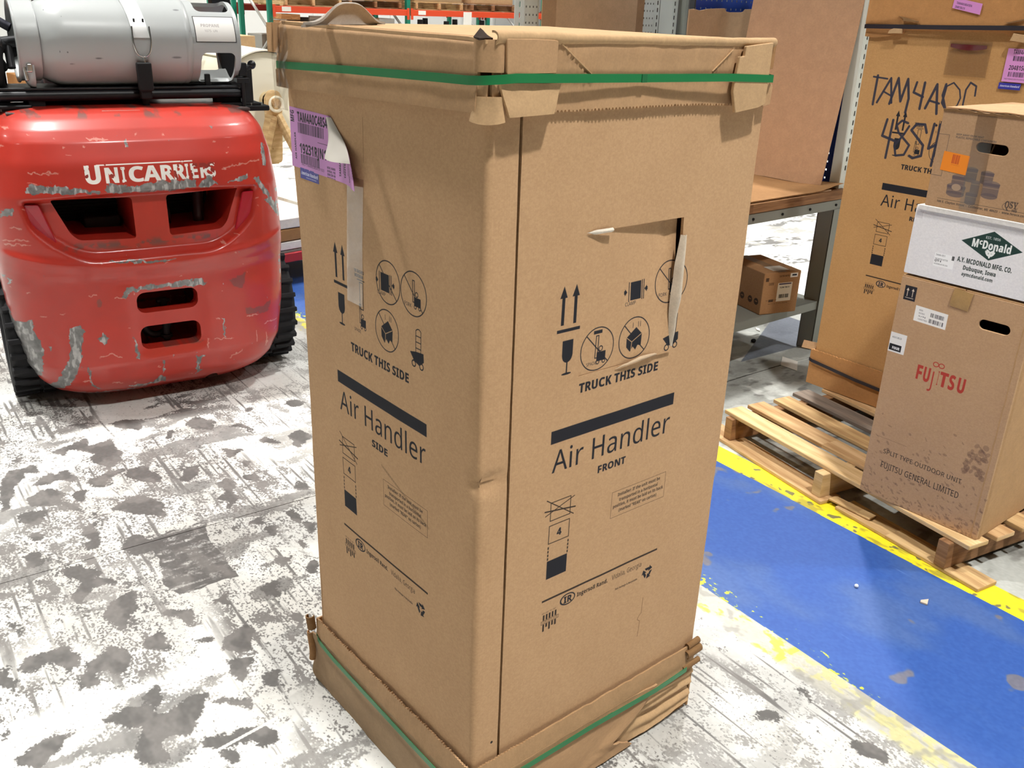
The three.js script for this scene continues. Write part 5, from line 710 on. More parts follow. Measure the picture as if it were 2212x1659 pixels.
{ // white fittings carton
  const w = 0.42, h = 0.194, d = 0.62, o = thing('fittings_carton', 'white carton with a green diamond mark, lying in the middle of the stack', 'carton', [1.741, 0.836, -0.249]);
  const ppm = 1800, [c, g] = boardCanvas(w, 33, '#e9e7e8', Math.round(h * ppm), ppm); const Y = inMetres(g, 0, h, ppm), U = (z) => z + 0.249, V = (y) => Y(y - 0.836);
  g.fillStyle = '#1d3b34'; g.beginPath(); g.moveTo(U(-0.021), V(1.001)); g.lineTo(U(0.062), V(0.962)); g.lineTo(U(-0.02), V(0.922)); g.lineTo(U(-0.103), V(0.961)); g.fill(); g.fillStyle = '#eef0ee'; word(g, 'M', U(-0.074), V(0.951), 0.0215, 0.02, 'sans-serif', true); word(g, 'c', U(-0.054), V(0.96), 0.014, 0.009, 'sans-serif', true); word(g, 'Donald', U(-0.045), V(0.951), 0.0215, 0.079, 'sans-serif', true); word(g, 'EST. 1856', U(-0.02), V(0.979), 0.0065, 0.04, 'sans-serif', false, 'center');
  g.beginPath(); for (const [x, y, a] of [[-0.028, 0.94, 0.6], [-0.012, 0.94, -0.6], [-0.02, 0.936, 0], [-0.024, 0.945, 0.9], [-0.016, 0.945, -0.9]]) g.ellipse(U(x), V(y), 0.0032, 0.0085, -a, 0, 7); g.fill();
  g.fillStyle = '#3a4440'; word(g, 'A.Y. MCDONALD MFG. CO.', U(-0.103), V(0.902), 0.0135, 0.15, 'sans-serif', true); word(g, 'Dubuque, Iowa', U(-0.083), V(0.883), 0.0115, 0.092, 'sans-serif', true); word(g, 'aymcdonald.com', U(-0.083), V(0.866), 0.0095, 0.087, 'sans-serif', true);
  g.fillStyle = '#f6f6f6'; g.fillRect(U(-0.168), V(0.913), 0.058, 0.038); g.fillStyle = '#555'; word(g, '5446-051', U(-0.165), V(0.905), 0.005, 0.028); word(g, '740 METER SETTER', U(-0.166), V(0.894), 0.004, 0.038); word(g, 'QTY 4', U(-0.166), V(0.888), 0.006, 0.02, 'sans-serif', true); word(g, 'ASSEMBLED IN USA', U(-0.166), V(0.88), 0.0035, 0.04); g.fillRect(U(-0.118), V(0.912), 0.007, 0.012);
  g.fillStyle = 'rgba(120,110,118,0.45)'; for (let k = 0; k < 5; k++) g.fillRect(U(-0.244 + k * 0.004), V(1.018), 0.0012, 0.02);
  aisleCarton(o, w, h, d, artMat(c), whiteCard); part(o, 'top_flap', bx(d, 0.005, w * 0.5, d / 2, h + 0.0015, w * 0.25, 0.002), whiteCard); part(o, 'top_flap', bx(d, 0.005, w * 0.49, d / 2, h + 0.001, w * 0.755, 0.002), whiteCard);
  part(o, 'lid_edge', bx(0.006, 0.016, 0.3, -0.003, h - 0.001, 0.16, 0.003), whiteCard);
}
{ // brown carton with jars printed on it
  const w = 0.36, h = 0.262, d = 0.4, o = thing('jar_carton', 'brown carton with printed jars and an orange sticker, on top of the stack', 'carton', [1.743, 1.036, -0.228]);
  const ppm = 1700, [c, g] = boardCanvas(w, 35, '#b08c68', Math.round(h * ppm), ppm); const Y = inMetres(g, 0, h, ppm), U = (z) => z + 0.228, V = (y) => Y(y - 1.036);
  g.strokeStyle = 'rgba(86,72,66,0.8)'; g.lineWidth = 0.0012; g.strokeRect(U(-0.26), V(1.232), 0.062, 0.11); g.fillStyle = 'rgba(80,70,68,0.75)'; word(g, 'KEEP AWAY FROM HEAT', U(-0.18), V(1.234), 0.0045, 0.075, 'sans-serif', true); word(g, 'PLASTIC REPEATABLE CONTAINERS', U(-0.18), V(1.226), 0.0055, 0.11, 'sans-serif', true);
  const jar = (x, y, a, b, lid = true) => { g.fillStyle = 'rgba(98,84,84,0.75)'; g.fillRect(x - a, y - b, 2 * a, 2 * b); g.beginPath(); g.ellipse(x, y + b, a, a * 0.36, 0, 0, 7); g.fill(); g.fillStyle = 'rgba(120,102,96,0.8)'; g.beginPath(); g.ellipse(x, y - b, a * 1.06, a * 0.38, 0, 0, 7); g.fill(); g.fillStyle = 'rgba(168,138,112,0.8)'; g.fillRect(x - a, y - b + a * 0.45, 2 * a, b * 0.1); if (lid) { g.fillStyle = 'rgba(92,80,82,0.8)'; g.fillRect(x - a * 1.02, y - b - 0.002, 2.04 * a, 0.008); } };
  jar(U(-0.118), V(1.137), 0.017, 0.014); jar(U(-0.074), V(1.135), 0.017, 0.012); jar(U(-0.147), V(1.115), 0.019, 0.011); jar(U(-0.15), V(1.09), 0.025, 0.01); jar(U(-0.1), V(1.102), 0.012, 0.018, false); jar(U(-0.058), V(1.105), 0.022, 0.016); jar(U(-0.105), V(1.075), 0.015, 0.012); g.fillStyle = 'rgba(176,148,120,0.9)'; g.beginPath(); g.ellipse(U(-0.15), V(1.098), 0.013, 0.009, 0, 0, 7); g.fill();
  g.fillStyle = 'rgba(64,54,50,0.85)'; g.fillRect(U(-0.196), V(1.062), 0.26, 0.001); word(g, '100 E. Clayton Street  -  Coldwater, MI  48623  -  www.feroco.com', U(-0.196), V(1.051), 0.0062, 0.245, 'sans-serif', true); word(g, 'QSY', U(-0.013), V(1.068), 0.017, 0.034, 'serif', true); word(g, 'TMB', U(0.008), V(1.06), 0.006, 0.014, 'sans-serif', true); g.lineWidth = 0.001; g.strokeStyle = 'rgba(64,54,50,0.85)'; g.beginPath(); g.ellipse(U(0.003), V(1.073), 0.021, 0.012, -0.2, 0.5, 5.2); g.stroke();
  const plain = card('#b58f66'); aisleCarton(o, w, h, d, artMat(c), plain, [(-0.0775 + 0.228) - w / 2, 0.174, 0.086, 0.027, -0.02]);
  part(o, 'tape', sheet(steps(0, 1, 5), steps(0, 1, 20), (s, t) => [-0.0018, h - 0.001 - t * 0.255, lerp(0.095, 0.147, s) + 0.002 * t], 0.0002), film, 'clear tape down the front');
  part(o, 'sticker', sheet(steps(0, 1, 4), steps(0, 1, 3), (s, t) => [-0.0016, 1.189 - 1.036 - 0.051 * (1 - t) - 0.005 * s, lerp(-0.203, -0.1295, s) + 0.228 - 0.002 * (1 - t)], 0.0003, (s, t) => [s, t]), (() => { const [k, q] = canvas(256, 180); q.fillStyle = '#f08a1c'; q.fillRect(0, 0, 256, 180); q.fillStyle = '#c2501a'; const rr = rng(3); for (let x = 92; x < 165; x += 2 + rr() * 3) q.fillRect(x, 14, 1 + rr() * 3, 84); q.fillStyle = 'rgba(160,70,20,0.6)'; q.font = '13px sans-serif'; q.fillText('0 41625 00211', 92, 114); return artMat(k, 0.5); })(), 'orange price sticker');
  part(o, 'top_flap', sheet(steps(0.0, w, 20), steps(0, 1, 12), (z, t) => [0.01 + d * 0.5 * t, h + 0.004 + 0.014 * t * Math.sin(z * 8) + 0.003 * N1(z * 30, 1) * (1 - t), z].map((v, i) => v), 0.003), card('#c9a27a')); part(o, 'top_flap', bx(d * 0.48, 0.004, w - 0.004, d * 0.75, h + 0.002, w / 2, 0.001), plain);
  part(o, 'top_edge', sheet(steps(0.0, w, 70), steps(0, 1, 3), (z, t) => [-0.0025 - 0.001 * t, h - 0.006 + 0.007 * t + 0.004 * (N1(z * 90, 4) - 0.5) * t, z], 0.002), kraftInner, 'frayed top edge');
}
// ---------- second air handler carton, behind the stack ----------
const carton2 = thing('air_handler_carton', 'tall brown air handler carton with black marker writing and black strapping, behind the box stack', 'carton', [2.404, TOP, -0.889]);
{ // its printed face looks to -x; local u = z
  const P = carton2, [c, g] = boardCanvas(WF, 41, '#bf925c'); const Y = inMetres(g, 0, ART_Y1); carton_art(g, 0.155, Y, 'REAR', {});
  g.strokeStyle = 'rgba(38,40,60,0.9)'; g.lineCap = 'round'; g.lineJoin = 'round'; g.lineWidth = 0.0085; // marker writing
  const pen = (w, ...p) => { g.lineWidth = w; g.beginPath(); for (let i = 0; i < p.length; i += 2) { const x = p[i], y = Y(p[i + 1]); i ? g.lineTo(x, y) : g.moveTo(x, y); } g.stroke(); };
  pen(0.006, 0.045, 1.206, 0.1, 1.203); pen(0.009, 0.061, 1.211, 0.06, 1.112); pen(0.008, 0.075, 1.12, 0.114, 1.206, 0.131, 1.124); pen(0.006, 0.092, 1.16, 0.123, 1.148); pen(0.009, 0.124, 1.12, 0.142, 1.208, 0.164, 1.132, 0.178, 1.208, 0.193, 1.144, 0.19, 1.096); pen(0.008, 0.213, 1.2, 0.207, 1.166, 0.244, 1.154); pen(0.009, 0.242, 1.201, 0.24, 1.114); pen(0.009, 0.26, 1.118, 0.287, 1.199, 0.304, 1.104); pen(0.007, 0.272, 1.144, 0.306, 1.138);
  pen(0.008, 0.318, 1.202, 0.313, 1.166, 0.332, 1.122, 0.316, 1.142, 0.32, 1.195); pen(0.005, 0.32, 1.195, 0.343, 1.209, 0.368, 1.188, 0.376, 1.162, 0.37, 1.138, 0.352, 1.12); pen(0.006, 0.423, 1.174, 0.421, 1.204, 0.4, 1.214, 0.389, 1.19, 0.389, 1.142, 0.4, 1.11);
  pen(0.009, 0.128, 1.066, 0.119, 1.008, 0.174, 0.995); pen(0.009, 0.151, 1.066, 0.147, 0.933); pen(0.008, 0.209, 1.062, 0.185, 1.068, 0.168, 1.05, 0.18, 1.026, 0.228, 0.988, 0.215, 0.953, 0.184, 0.946, 0.173, 0.98, 0.201, 1.022, 0.215, 1.052); pen(0.009, 0.283, 1.038, 0.272, 1.064, 0.241, 1.062, 0.226, 1.04, 0.279, 0.994, 0.279, 0.958, 0.249, 0.946, 0.236, 0.952); pen(0.009, 0.305, 1.07, 0.3, 0.986, 0.324, 1.001); pen(0.009, 0.327, 1.07, 0.322, 0.93); pen(0.009, 0.36, 1.07, 0.356, 0.94);
  const face = artMat(c), flip = (geo) => geo.rotateY(-Math.PI / 2); // xy drawings turned to face -x, x -> z
  part(P, 'front_panel', flip(sheet(steps(0, WF, 30), steps(0.02, 1.42, 60), (x, y) => [x, y, 0.003 * (fbm(N2, x * 5, y * 4, 3) - 0.5)], 0.006, (x, y) => [x / WF, (y - ART_Y0) / (ART_Y1 - ART_Y0)])), face);
  const DX = 0.585; part(P, 'side_panel', bx(DX, 1.4, 0.006, DX / 2 + 0.003, 0.72, WF - 0.003, 0.002), kraft); part(P, 'side_panel', bx(DX, 1.4, 0.006, DX / 2 + 0.003, 0.72, 0.003, 0.002), kraft); part(P, 'back_panel', bx(0.006, 1.4, WF, DX, 0.72, WF / 2, 0.002), kraft);
  const wr = (x, y) => 0.004 * (fbm(N3, x * 13, y * 15, 3) - 0.5);
  part(P, 'lid_front', flip(sheet(steps(-0.012, WF + 0.01, 90), steps(0, 1, 18), (x, t) => { const y = lerp(table([-0.012, 0.035, 0.09, 0.134, 0.14, 0.48, 0.5, 0.63], [1.34, 1.338, 1.346, 1.354, 1.366, 1.372, 1.36, 1.34], x), 1.472, t); return [x, y, 0.014 + wr(x, y) - 0.006 * smooth(1.38, 1.366, y) + 0.004 * smooth(0, 0.003, y - (1.398 + (x - 0.13) * 0.12)) * smooth(0.2, 0.1, x)]; }, 0.006)), kraftOrange);
  part(P, 'lid_flap', flip(plate([[0.082, 1.353], [0.134, 1.355], [0.133, 1.371], [0.1, 1.371], [0.085, 1.363]], 0.004).translate(0, 0, 0.016)), kraftPale); part(P, 'lid_flap', flip(plate([[0.505, 1.35], [0.55, 1.345], [0.55, 1.368], [0.512, 1.372]], 0.004).translate(0, 0, 0.016)), kraftPale);
  part(P, 'lid_flap', flip(plate([[0.11, 1.412], [0.188, 1.396], [0.186, 1.393], [0.128, 1.395], [0.13, 1.401]], 0.003, 0.0006).translate(0, 0, 0.017)), kraftInner); part(P, 'lid_flap', flip(plate([[0.478, 1.402], [0.54, 1.416], [0.54, 1.412], [0.49, 1.4]], 0.003, 0.0006).translate(0, 0, 0.017)), kraftInner);
  part(P, 'lid_top', bx(DX + 0.03, 0.006, WF + 0.02, DX / 2, 1.474, WF / 2, 0.002), kraftPale); part(P, 'lid_side', bx(DX, 0.12, 0.006, DX / 2, 1.412, -0.01, 0.002), kraft); part(P, 'lid_side', bx(DX, 0.12, 0.006, DX / 2, 1.412, WF + 0.008, 0.002), kraft);
  part(P, 'strap', flip(ribbon([[-0.016, 1.374, -0.1], [-0.014, 1.373, 0.018], [0.1, 1.376, 0.0205], [0.3, 1.381, 0.0215], [0.53, 1.388, 0.0205], [WF + 0.015, 1.39, 0.018], [WF + 0.017, 1.39, -0.1]], 0.014)), blackStrap, 'black strapping band around the lid');
  part(P, 'tray_front', flip(sheet(steps(-0.014, WF + 0.014, 110), steps(0, 1, 16), (x, t) => { const y = lerp(0.002, 0.146 + 0.002 * (Math.floor(x / 0.0075) % 2 ? 1 : 0), t); return [x, y, 0.013 + wr(x, y) + 0.003 * smooth(0.004, 0, Math.abs((y - 0.1) + (x - 0.14) * 1.3))]; }, 0.006)), kraftOrange); part(P, 'tray_flap', flip(sheet(steps(-0.07, -0.006, 6), steps(0, 1, 4), (x, t) => [x, 0.14 + 0.03 * t + 0.1 * (x + 0.006), -0.004 - 0.01 * t], 0.005)), kraft);
  part(P, 'tray_side', bx(DX, 0.14, 0.006, DX / 2, 0.075, -0.011, 0.002), kraft); part(P, 'tray_side', bx(DX, 0.14, 0.006, DX / 2, 0.075, WF + 0.011, 0.002), kraft);
  part(P, 'strap', flip(ribbon([[-0.018, 0.105, -0.1], [-0.016, 0.104, 0.014], [0.0, 0.102, 0.0205], [0.2, 0.084, 0.0215], [0.45, 0.07, 0.0205], [WF + 0.016, 0.07, 0.016]], 0.013)), blackStrap, 'black strapping band around the tray');
  const [k, q] = canvas(256, 100); q.fillStyle = '#d68fd0'; q.fillRect(0, 0, 256, 100); q.fillStyle = '#40304a'; q.font = 'bold 20px sans-serif'; q.fillText('TAM4A0C48S41EFA', 30, 34, 140); q.fillText('20481S0L1V', 22, 58, 90); q.font = '13px sans-serif'; q.fillText('RMDTTAM4A0C48S41EF', 18, 82, 150); { const rr = rng(6); for (let y = 30; y < 78; y += 5) for (let x = 196; x < 232; x += 4) if (rr() < 0 ) q.fillRect(x, y, 4, 5); }
  part(P, 'small_label', flip(plate([[0, 0], [0.096, -0.017], [0.094, -0.05], [-0.002, -0.032]].map(([x, y]) => [x + 0.297, y + 1.473]).reverse(), 0.0004, 0).translate(0, 0, 0.0178)), artMat(k, 0.5)); { const m = P.children[P.children.length - 1].geometry, p = m.attributes.position, uv = m.attributes.uv; for (let i = 0; i < p.count; i++) { const z = p.getZ(i) - 0.295, y = p.getY(i) - 1.423; uv.setXY(i, z / 0.098, clamp((y + z * 0.175) / 0.05)); } }
  const [k2, q2] = canvas(512, 340); q2.fillStyle = '#da95d4'; q2.fillRect(0, 0, 512, 340); q2.fillStyle = '#2a2130'; q2.font = 'bold 66px sans-serif'; q2.fillText('TAM4A0C48S41EFA', 78, 56, 420); q2.fillText('20481S0L1V', 60, 216, 330); { const rr = rng(16); for (const [x0, y0, w] of [[92, 74, 300], [70, 236, 260]]) for (let x = x0; x < x0 + w; x += 4 + rr() * 6) q2.fillRect(x, y0, 1 + rr() * 5, 50); } q2.font = '18px sans-serif'; q2.fillText('RMDTTAM4A0C48S41EFA20481S0L1V', 30, 316, 300);
  const lab = (y0, y1, z0, z1, m, n, l) => part(P, n, flip(sheet(steps(z0, z1, 3), steps(y0, y1, 3), (x, y) => [x, y, 0.0042 + 0.0006 * N1(x * 20, y * 20)], 0.0003, (x, y) => [(x - z0) / (z1 - z0), (y - y0) / (y1 - y0)])), m, l);
  lab(1.226, 1.327, 0.5, 0.62, artMat(k2, 0.5), 'shipping_label', 'pink shipping label'); lab(1.203, 1.2225, 0.494, 0.564, blueMat2(), 'brand_label', 'small blue label');
  lab(1.232, 1.342, 0.303, 0.446, film, 'document_pouch', 'clear plastic document pouch'); part(P, 'pouch_header', flip(sheet(steps(0.309, 0.432, 12), steps(0, 1, 3), (x, t) => [x, 1.331 - (1 - t) * (0.01 + 0.008 * Math.sin((x - 0.309) * 25)) , 0.0062 + 0.003 * t * N1(x * 40, 2)], 0.0004)), std('#5c1418', 0.25), 'dark red strip at the top of the pouch');
}
function blueMat2() { const [bc, bg] = canvas(256, 80); bg.fillStyle = '#31319c'; bg.fillRect(0, 0, 256, 80); bg.fillStyle = '#e4e4f4'; bg.font = 'italic bold 34px serif'; bg.fillText('American Standard', 14, 50, 228); return artMat(bc, 0.4); }
// ---------- steel workbench with a pegboard frame ----------
const benchMat = std('#85877f', 0.5, 0.2), pegBlue = std('#1d3f9a', 0.45);
{
  const o = thing('workbench', 'grey steel workbench with a wood-edged top and a blue perforated back frame', 'workbench', [0, 0, 0]), F = -1.305, x0 = 1.72, x1 = 3.14, B = -2.1;
  part(o, 'worktop', bx(x1 - x0, 0.042, F - B, (x0 + x1) / 2, 0.757, (F + B) / 2, 0.004), brownWood);
  part(o, 'front_rail', [bx(x1 - x0 - 0.03, 0.045, 0.03, (x0 + x1) / 2, 0.712, F - 0.02, 0.002)], benchMat); part(o, 'back_rail', bx(x1 - x0 - 0.03, 0.045, 0.03, (x0 + x1) / 2, 0.712, B + 0.02, 0.002), benchMat); part(o, 'end_rail', bx(0.03, 0.045, F - B - 0.04, x1 - 0.03, 0.712, (F + B) / 2, 0.002), benchMat); part(o, 'end_rail', bx(0.03, 0.045, F - B - 0.04, x0 + 0.03, 0.712, (F + B) / 2, 0.002), benchMat);
  for (let k = 0; k < 7; k++) part(o, 'bolt', new THREE.CylinderGeometry(0.006, 0.006, 0.006, 8).rotateX(1.5708).translate(1.83 + k * 0.205, 0.712, F - 0.003), darkHole);
  for (const [x, z] of [[3.047, F], [3.047, B + 0.085], [1.75, F], [1.75, B + 0.085]]) { part(o, 'leg', [bx(0.006, 0.69, 0.085, x + 0.003, 0.345, z - 0.043, 0.001), bx(0.066, 0.69, 0.006, x + 0.033, 0.345, z - 0.003, 0.001), bx(0.066, 0.69, 0.006, x + 0.033, 0.345, z - 0.083, 0.001)], benchMat); }
  part(o, 'lower_shelf', [bx(1.36, 0.012, 0.3, 2.4, 0.242, F - 0.17, 0.002), bx(1.36, 0.042, 0.01, 2.4, 0.227, F - 0.014, 0.002)], benchMat); part(o, 'shelf_lip', bx(1.36, 0.042, 0.01, 2.4, 0.227, F - 0.33, 0.002), benchMat);
  // slotted uprights and the blue perforated panels they hold
  const slotted = (x, z, y1, w = 0.045, n = 30) => { const holes = Array.from({ length: n }, (_, i) => roundRect(-0.0055, 0.86 + i * 0.0405, 0.0055, 0.884 + i * 0.0405, 0.003, 1)).filter((h) => h[0][1] < y1 - 0.05); return plate([[-w / 2, 0.78], [w / 2, 0.78], [w / 2, y1], [-w / 2, y1]], 0.003, 0, holes).translate(x, 0, z); };
  const dark = darkHole;
  part(o, 'upright_post', [slotted(3.125, -1.335, 1.98, 0.06), bx(0.004, 1.2, 0.05, 3.154, 1.38, -1.36, 0.001), bx(0.004, 1.2, 0.05, 3.096, 1.38, -1.36, 0.001)], whiteSteel, 'white slotted upright'); part(o, 'slot_shade_strip', bx(0.05, 1.19, 0.003, 3.125, 1.38, -1.3372, 0.001), dark);  // black strip right behind the slots stands in for their shade
  part(o, 'upright_post', [slotted(3.36, -2.085, 1.98, 0.05), bx(0.004, 1.2, 0.04, 3.385, 1.38, -2.11, 0.001)], whiteSteel); part(o, 'upright_post', [slotted(1.76, -2.085, 1.98, 0.05)], whiteSteel);
  const peg = (w, h, u0, v0) => { const holes = []; for (let i = 0; i < Math.floor(w / 0.038); i++) for (let j = 0; j < Math.floor(h / 0.038); j++) { const cx = u0 + 0.02 + i * 0.038, cy = v0 + 0.02 + j * 0.038; holes.push([[cx - 0.0045, cy - 0.0045], [cx + 0.0045, cy - 0.0045], [cx + 0.0045, cy + 0.0045], [cx - 0.0045, cy + 0.0045]]); } return plate([[u0, v0], [u0 + w, v0], [u0 + w, v0 + h], [u0, v0 + h]], 0.002, 0, holes); };
  part(o, 'end_panel', peg(0.4, 1.15, 1.385, 0.79).rotateY(Math.PI / 2).translate(3.142, 0, 0), pegBlue, 'blue perforated panel at the end of the bench');
  part(o, 'back_panel', peg(0.52, 0.6, 2.835, 1.36).translate(0, 0, -2.098), pegBlue, 'blue perforated panel across the back'); part(o, 'back_post', bx(0.012, 1.2, 0.03, 2.826, 1.38, -2.09, 0.002), std('#3a3f44', 0.6));
  const sheetMat = card('#e0c4a4');
  one('packing_sheet', 'pale brown board sheet lying flat on the workbench', 'board', [bx(1.2, 0.006, 0.72, 2.42, 0.7815, -1.68, 0.001)].map((g) => g)[0], sheetMat); one('packing_sheet', 'thin dark-edged board sheet with a lifted corner, under the pale sheet on the workbench', 'board', sheet(steps(1.95, 3.1, 20), steps(-2.0, -1.312, 12), (x, z) => [x, 0.7783 + 0.0075 + 0.02 * smooth(2.9, 3.1, x) * smooth(-1.55, -1.312, z), z], 0.0018, undefined).rotateY(0), kraftDark);
  one('hardboard_panel', 'large plain hardboard panel leaning on the bench against the blue end panel', 'panel', sheet(steps(-1.96, -1.372, 16), steps(0, 1, 20), (z, t) => [3.005 + 0.105 * t + 0.004 * Math.sin(t * 3.1), 0.79 + 1.0 * t, z + 0.02 * t], 0.005).rotateY(0), new THREE.MeshStandardMaterial({ color: '#cba381', roughness: 0.7, map: grain }));
  { const pts = [[2.77, 0.79], [3.3, 0.79], [3.3, 1.54], [3.18, 1.535], [3.168, 1.524], [3.152, 1.521], [3.06, 1.519], [3.035, 1.522], [3.02, 1.536], [2.9, 1.531], [2.84, 1.522], [2.8, 1.528], [2.765, 1.526]]; one('cardboard_sheet', 'grey-brown cardboard with a torn top edge, standing at the back of the bench', 'cardboard', plate(pts, 0.006, 0.001).rotateX(0).translate(0, 0, -2.06), card('#b89b7c')); }
}
{ // small carton on the lower shelf
  const o = thing('parts_carton', 'small brown carton with a white label on the lower shelf of the workbench', 'carton', [2.617, 0.2485, -1.331], -0.27);
  const w = 0.205, h = 0.195, d = 0.3, ppm = 2400, [c, g] = boardCanvas(w, 44, '#a47a50', Math.round(h * ppm), ppm);
  g.setTransform(ppm, 0, 0, ppm, 0, 0); g.fillStyle = '#e6ddca'; g.fillRect(0.082, 0.05, 0.082, 0.088); g.fillStyle = '#4a4058'; g.fillRect(0.088, 0.053, 0.07, 0.006); g.fillStyle = '#2c2820'; word(g, 'FLOW TEK 51', 0.095, 0.076, 0.007, 0.055, 'sans-serif', true); { const q = rng(2); for (let x = 0.095; x < 0.15; x += 0.001 + q() * 0.0016) g.fillRect(x, 0.105, 0.0006 + q() * 0.001, 0.018); }
  g.fillStyle = '#f0eee8'; g.fillRect(0.146, 0.008, 0.042, 0.02); g.fillStyle = '#2c3440'; g.fillRect(0.156, 0.013, 0.026, 0.008); g.fillStyle = '#4a3420'; word(g, 'ELECTRIC MOTOR', 0.085, 0.022, 0.008, 0.055, 'sans-serif', true); g.fillRect(0.01, 0.022, 0.017, 0.017); word(g, 'US MOTORS', 0.03, 0.058, 0.012, 0.028, 'sans-serif', true); word(g, 'NIDEC MOTOR CORPORATION', 0.025, 0.133, 0.006, 0.06); word(g, 'MADE IN USA   ST. LOUIS, MISSOURI', 0.04, 0.15, 0.006, 0.11); g.fillRect(0.04, 0.126, 0.026, 0.012);
  const [c2, g2] = boardCanvas(d, 45, '#94704c', Math.round(h * 1800), 1800); g2.setTransform(1800, 0, 0, 1800, 0, 0); g2.fillStyle = '#3a2c20'; for (const x of [0.1, 0.16, 0.22, 0.265]) { g2.beginPath(); g2.arc(x, 0.14, 0.016, 0, 7); g2.fill(); g2.fillStyle = '#94704c'; g2.fillRect(x - 0.008, 0.137, 0.016, 0.004); g2.fillStyle = '#3a2c20'; }
  const plain = card('#94704c'), b = new RoundedBoxGeometry(w, h, d, 2, 0.004); b.translate(w / 2, h / 2, -d / 2);
  part(o, 'body', b, [plain, artMat(c2), card('#a98058'), plain, artMat(c), plain]);
  part(o, 'packing_slip', bx(0.09, 0.0008, 0.07, 0.11, h + 0.001, -0.06, 0.0002).rotateY(0), std('#d8d4ca', 0.5), 'white slip on top'); part(o, 'tape', bx(0.05, 0.0006, d, w / 2, h + 0.0004, -d / 2, 0.0002), card('#8a6a48', 0.35));
}
// scraps on the floor
one('paper_scrap', 'white paper scrap on the grey floor in front of the bench leg', 'paper', plate([[0, 0], [0.125, 0.03], [0.15, 0.11], [0.03, 0.085]].map(([x, y]) => [x, y]), 0.0008, 0).rotateX(-Math.PI / 2), paperWhite, [2.74, 0.002, -1.17], 0.35);
one('paper_scrap', 'tiny white paper scrap on the floor under the bench', 'paper', plate([[0, 0], [0.04, 0.01], [0.05, 0.03], [0.015, 0.022]], 0.003, 0).rotateX(-Math.PI / 2), paperWhite, [3.06, 0.002, -1.62], 0.5);
one('rubber_bit', 'small black lump of rubber on the floor under the bench', 'rubbish', new THREE.DodecahedronGeometry(0.013, 1).scale(1.2, 0.7, 0.9), rubber, [2.9, 0.008, -1.54]);
one('wood_chip', 'pale wood chip lying on the blue walkway', 'rubbish', plate([[0, 0], [0.028, -0.006], [0.016, 0.016], [0.006, 0.018]], 0.004, 0.0006).rotateX(-Math.PI / 2), std('#c9b9a4', 0.8), [1.49, 0.001, 0.14], 0.6);
one('plastic_bead', 'white plastic bead lying on the blue walkway', 'rubbish', new THREE.SphereGeometry(0.006, 10, 8), std('#e8eef2', 0.4), [1.405, 0.0055, -0.03]);
// ---------- white perforated shelving with brown panels, behind the bench ----------
{
  const o = thing('shelving_unit', 'white perforated steel shelving frame behind the big carton', 'shelving', [0, 0, 0]), z = -2.62, dark = std('#4a443e', 0.9);
  const perf = (x0, x1, y0, y1, px, py, sw, sh) => { const holes = []; for (let x = x0 + px * 0.5; x < x1 - sw * 1.2; x += px) for (let y = y0 + 0.03; y < y1 - 0.03; y += py) if (y > 1.2 && y < 1.72) holes.push([[x, y], [x + sw, y], [x + sw, y + sh], [x, y + sh]]); return plate([[x0, y0], [x1, y0], [x1, y1], [x0, y1]], 0.002, 0, holes); };
  const back = (x0, x1, zz) => part(o, 'shade_backing', bx(x1 - x0 - 0.004, 1.88, 0.003, (x0 + x1) / 2, 0.95, zz - 0.004, 0.001), dark);  // dark sheet close behind, coloured as the shade in the holes
  const post = (x0, x1, zz) => { part(o, 'post', perf(x0, x1, 0, 1.9, x1 - x0, 0.036, 0.009, 0.021).translate(-0.004, 0, zz), whiteSteel); back(x0, x1, zz); };
  const panel = (x0, x1, zz) => { part(o, 'perforated_panel', perf(x0, x1, 0, 1.9, 0.022, 0.036, 0.006, 0.009).translate(0, 0, zz), whiteSteel); back(x0, x1, zz); };
  post(2.178, 2.203, z); panel(2.205, 2.32, z); panel(3.02, 3.135, z); post(3.137, 3.175, z); part(o, 'post', bx(0.095, 1.9, 0.003, 3.225, 0.95, z, 0.001), whiteSteel); post(3.32, 3.378, z - 0.05); part(o, 'post', bx(0.02, 1.9, 0.05, 3.4, 0.95, z - 0.03, 0.002), std('#8b9088', 0.5)); part(o, 'shade_backing', bx(0.1, 1.9, 0.004, 3.29, 0.95, z - 0.2, 0.001), std('#2c2622', 0.9));  // the last dark sheet paints the shade in the gap between posts
  part(o, 'brace', barBetween([3.27, 1.53, z - 0.07], [3.33, 1.6, z - 0.07], 0.012, 0.004), galvan); part(o, 'base', bx(1.2, 0.08, 0.36, 2.79, 0.04, z - 0.24, 0.004), whiteSteel); for (const y of [0.45, 0.9, 1.86]) part(o, 'shelf', bx(1.1, 0.03, 0.34, 2.79, y, z - 0.25, 0.003), whiteSteel);
  one('cardboard_board', 'wide plain cardboard panel standing against the white shelving frame', 'cardboard', bx(0.585, 1.75, 0.005, 2.665, 0.875, z + 0.04, 0.001), card('#d6b48e')); one('cardboard_board', 'narrow darker cardboard strip beside the wide panel on the shelving frame', 'cardboard', bx(0.08, 1.74, 0.005, 2.992, 0.87, z + 0.02, 0.001), card('#ab8763'));
  one('cardboard_board', 'narrow cardboard panel with a fold, left of the wide one on the shelving frame', 'cardboard', sheet(steps(2.29, 2.38, 6), steps(0, 1.74, 6), (x, y) => [x, y, z + 0.06 + 0.01 * Math.abs(x - 2.34) * 4], 0.004), card('#bf9b75'));
}
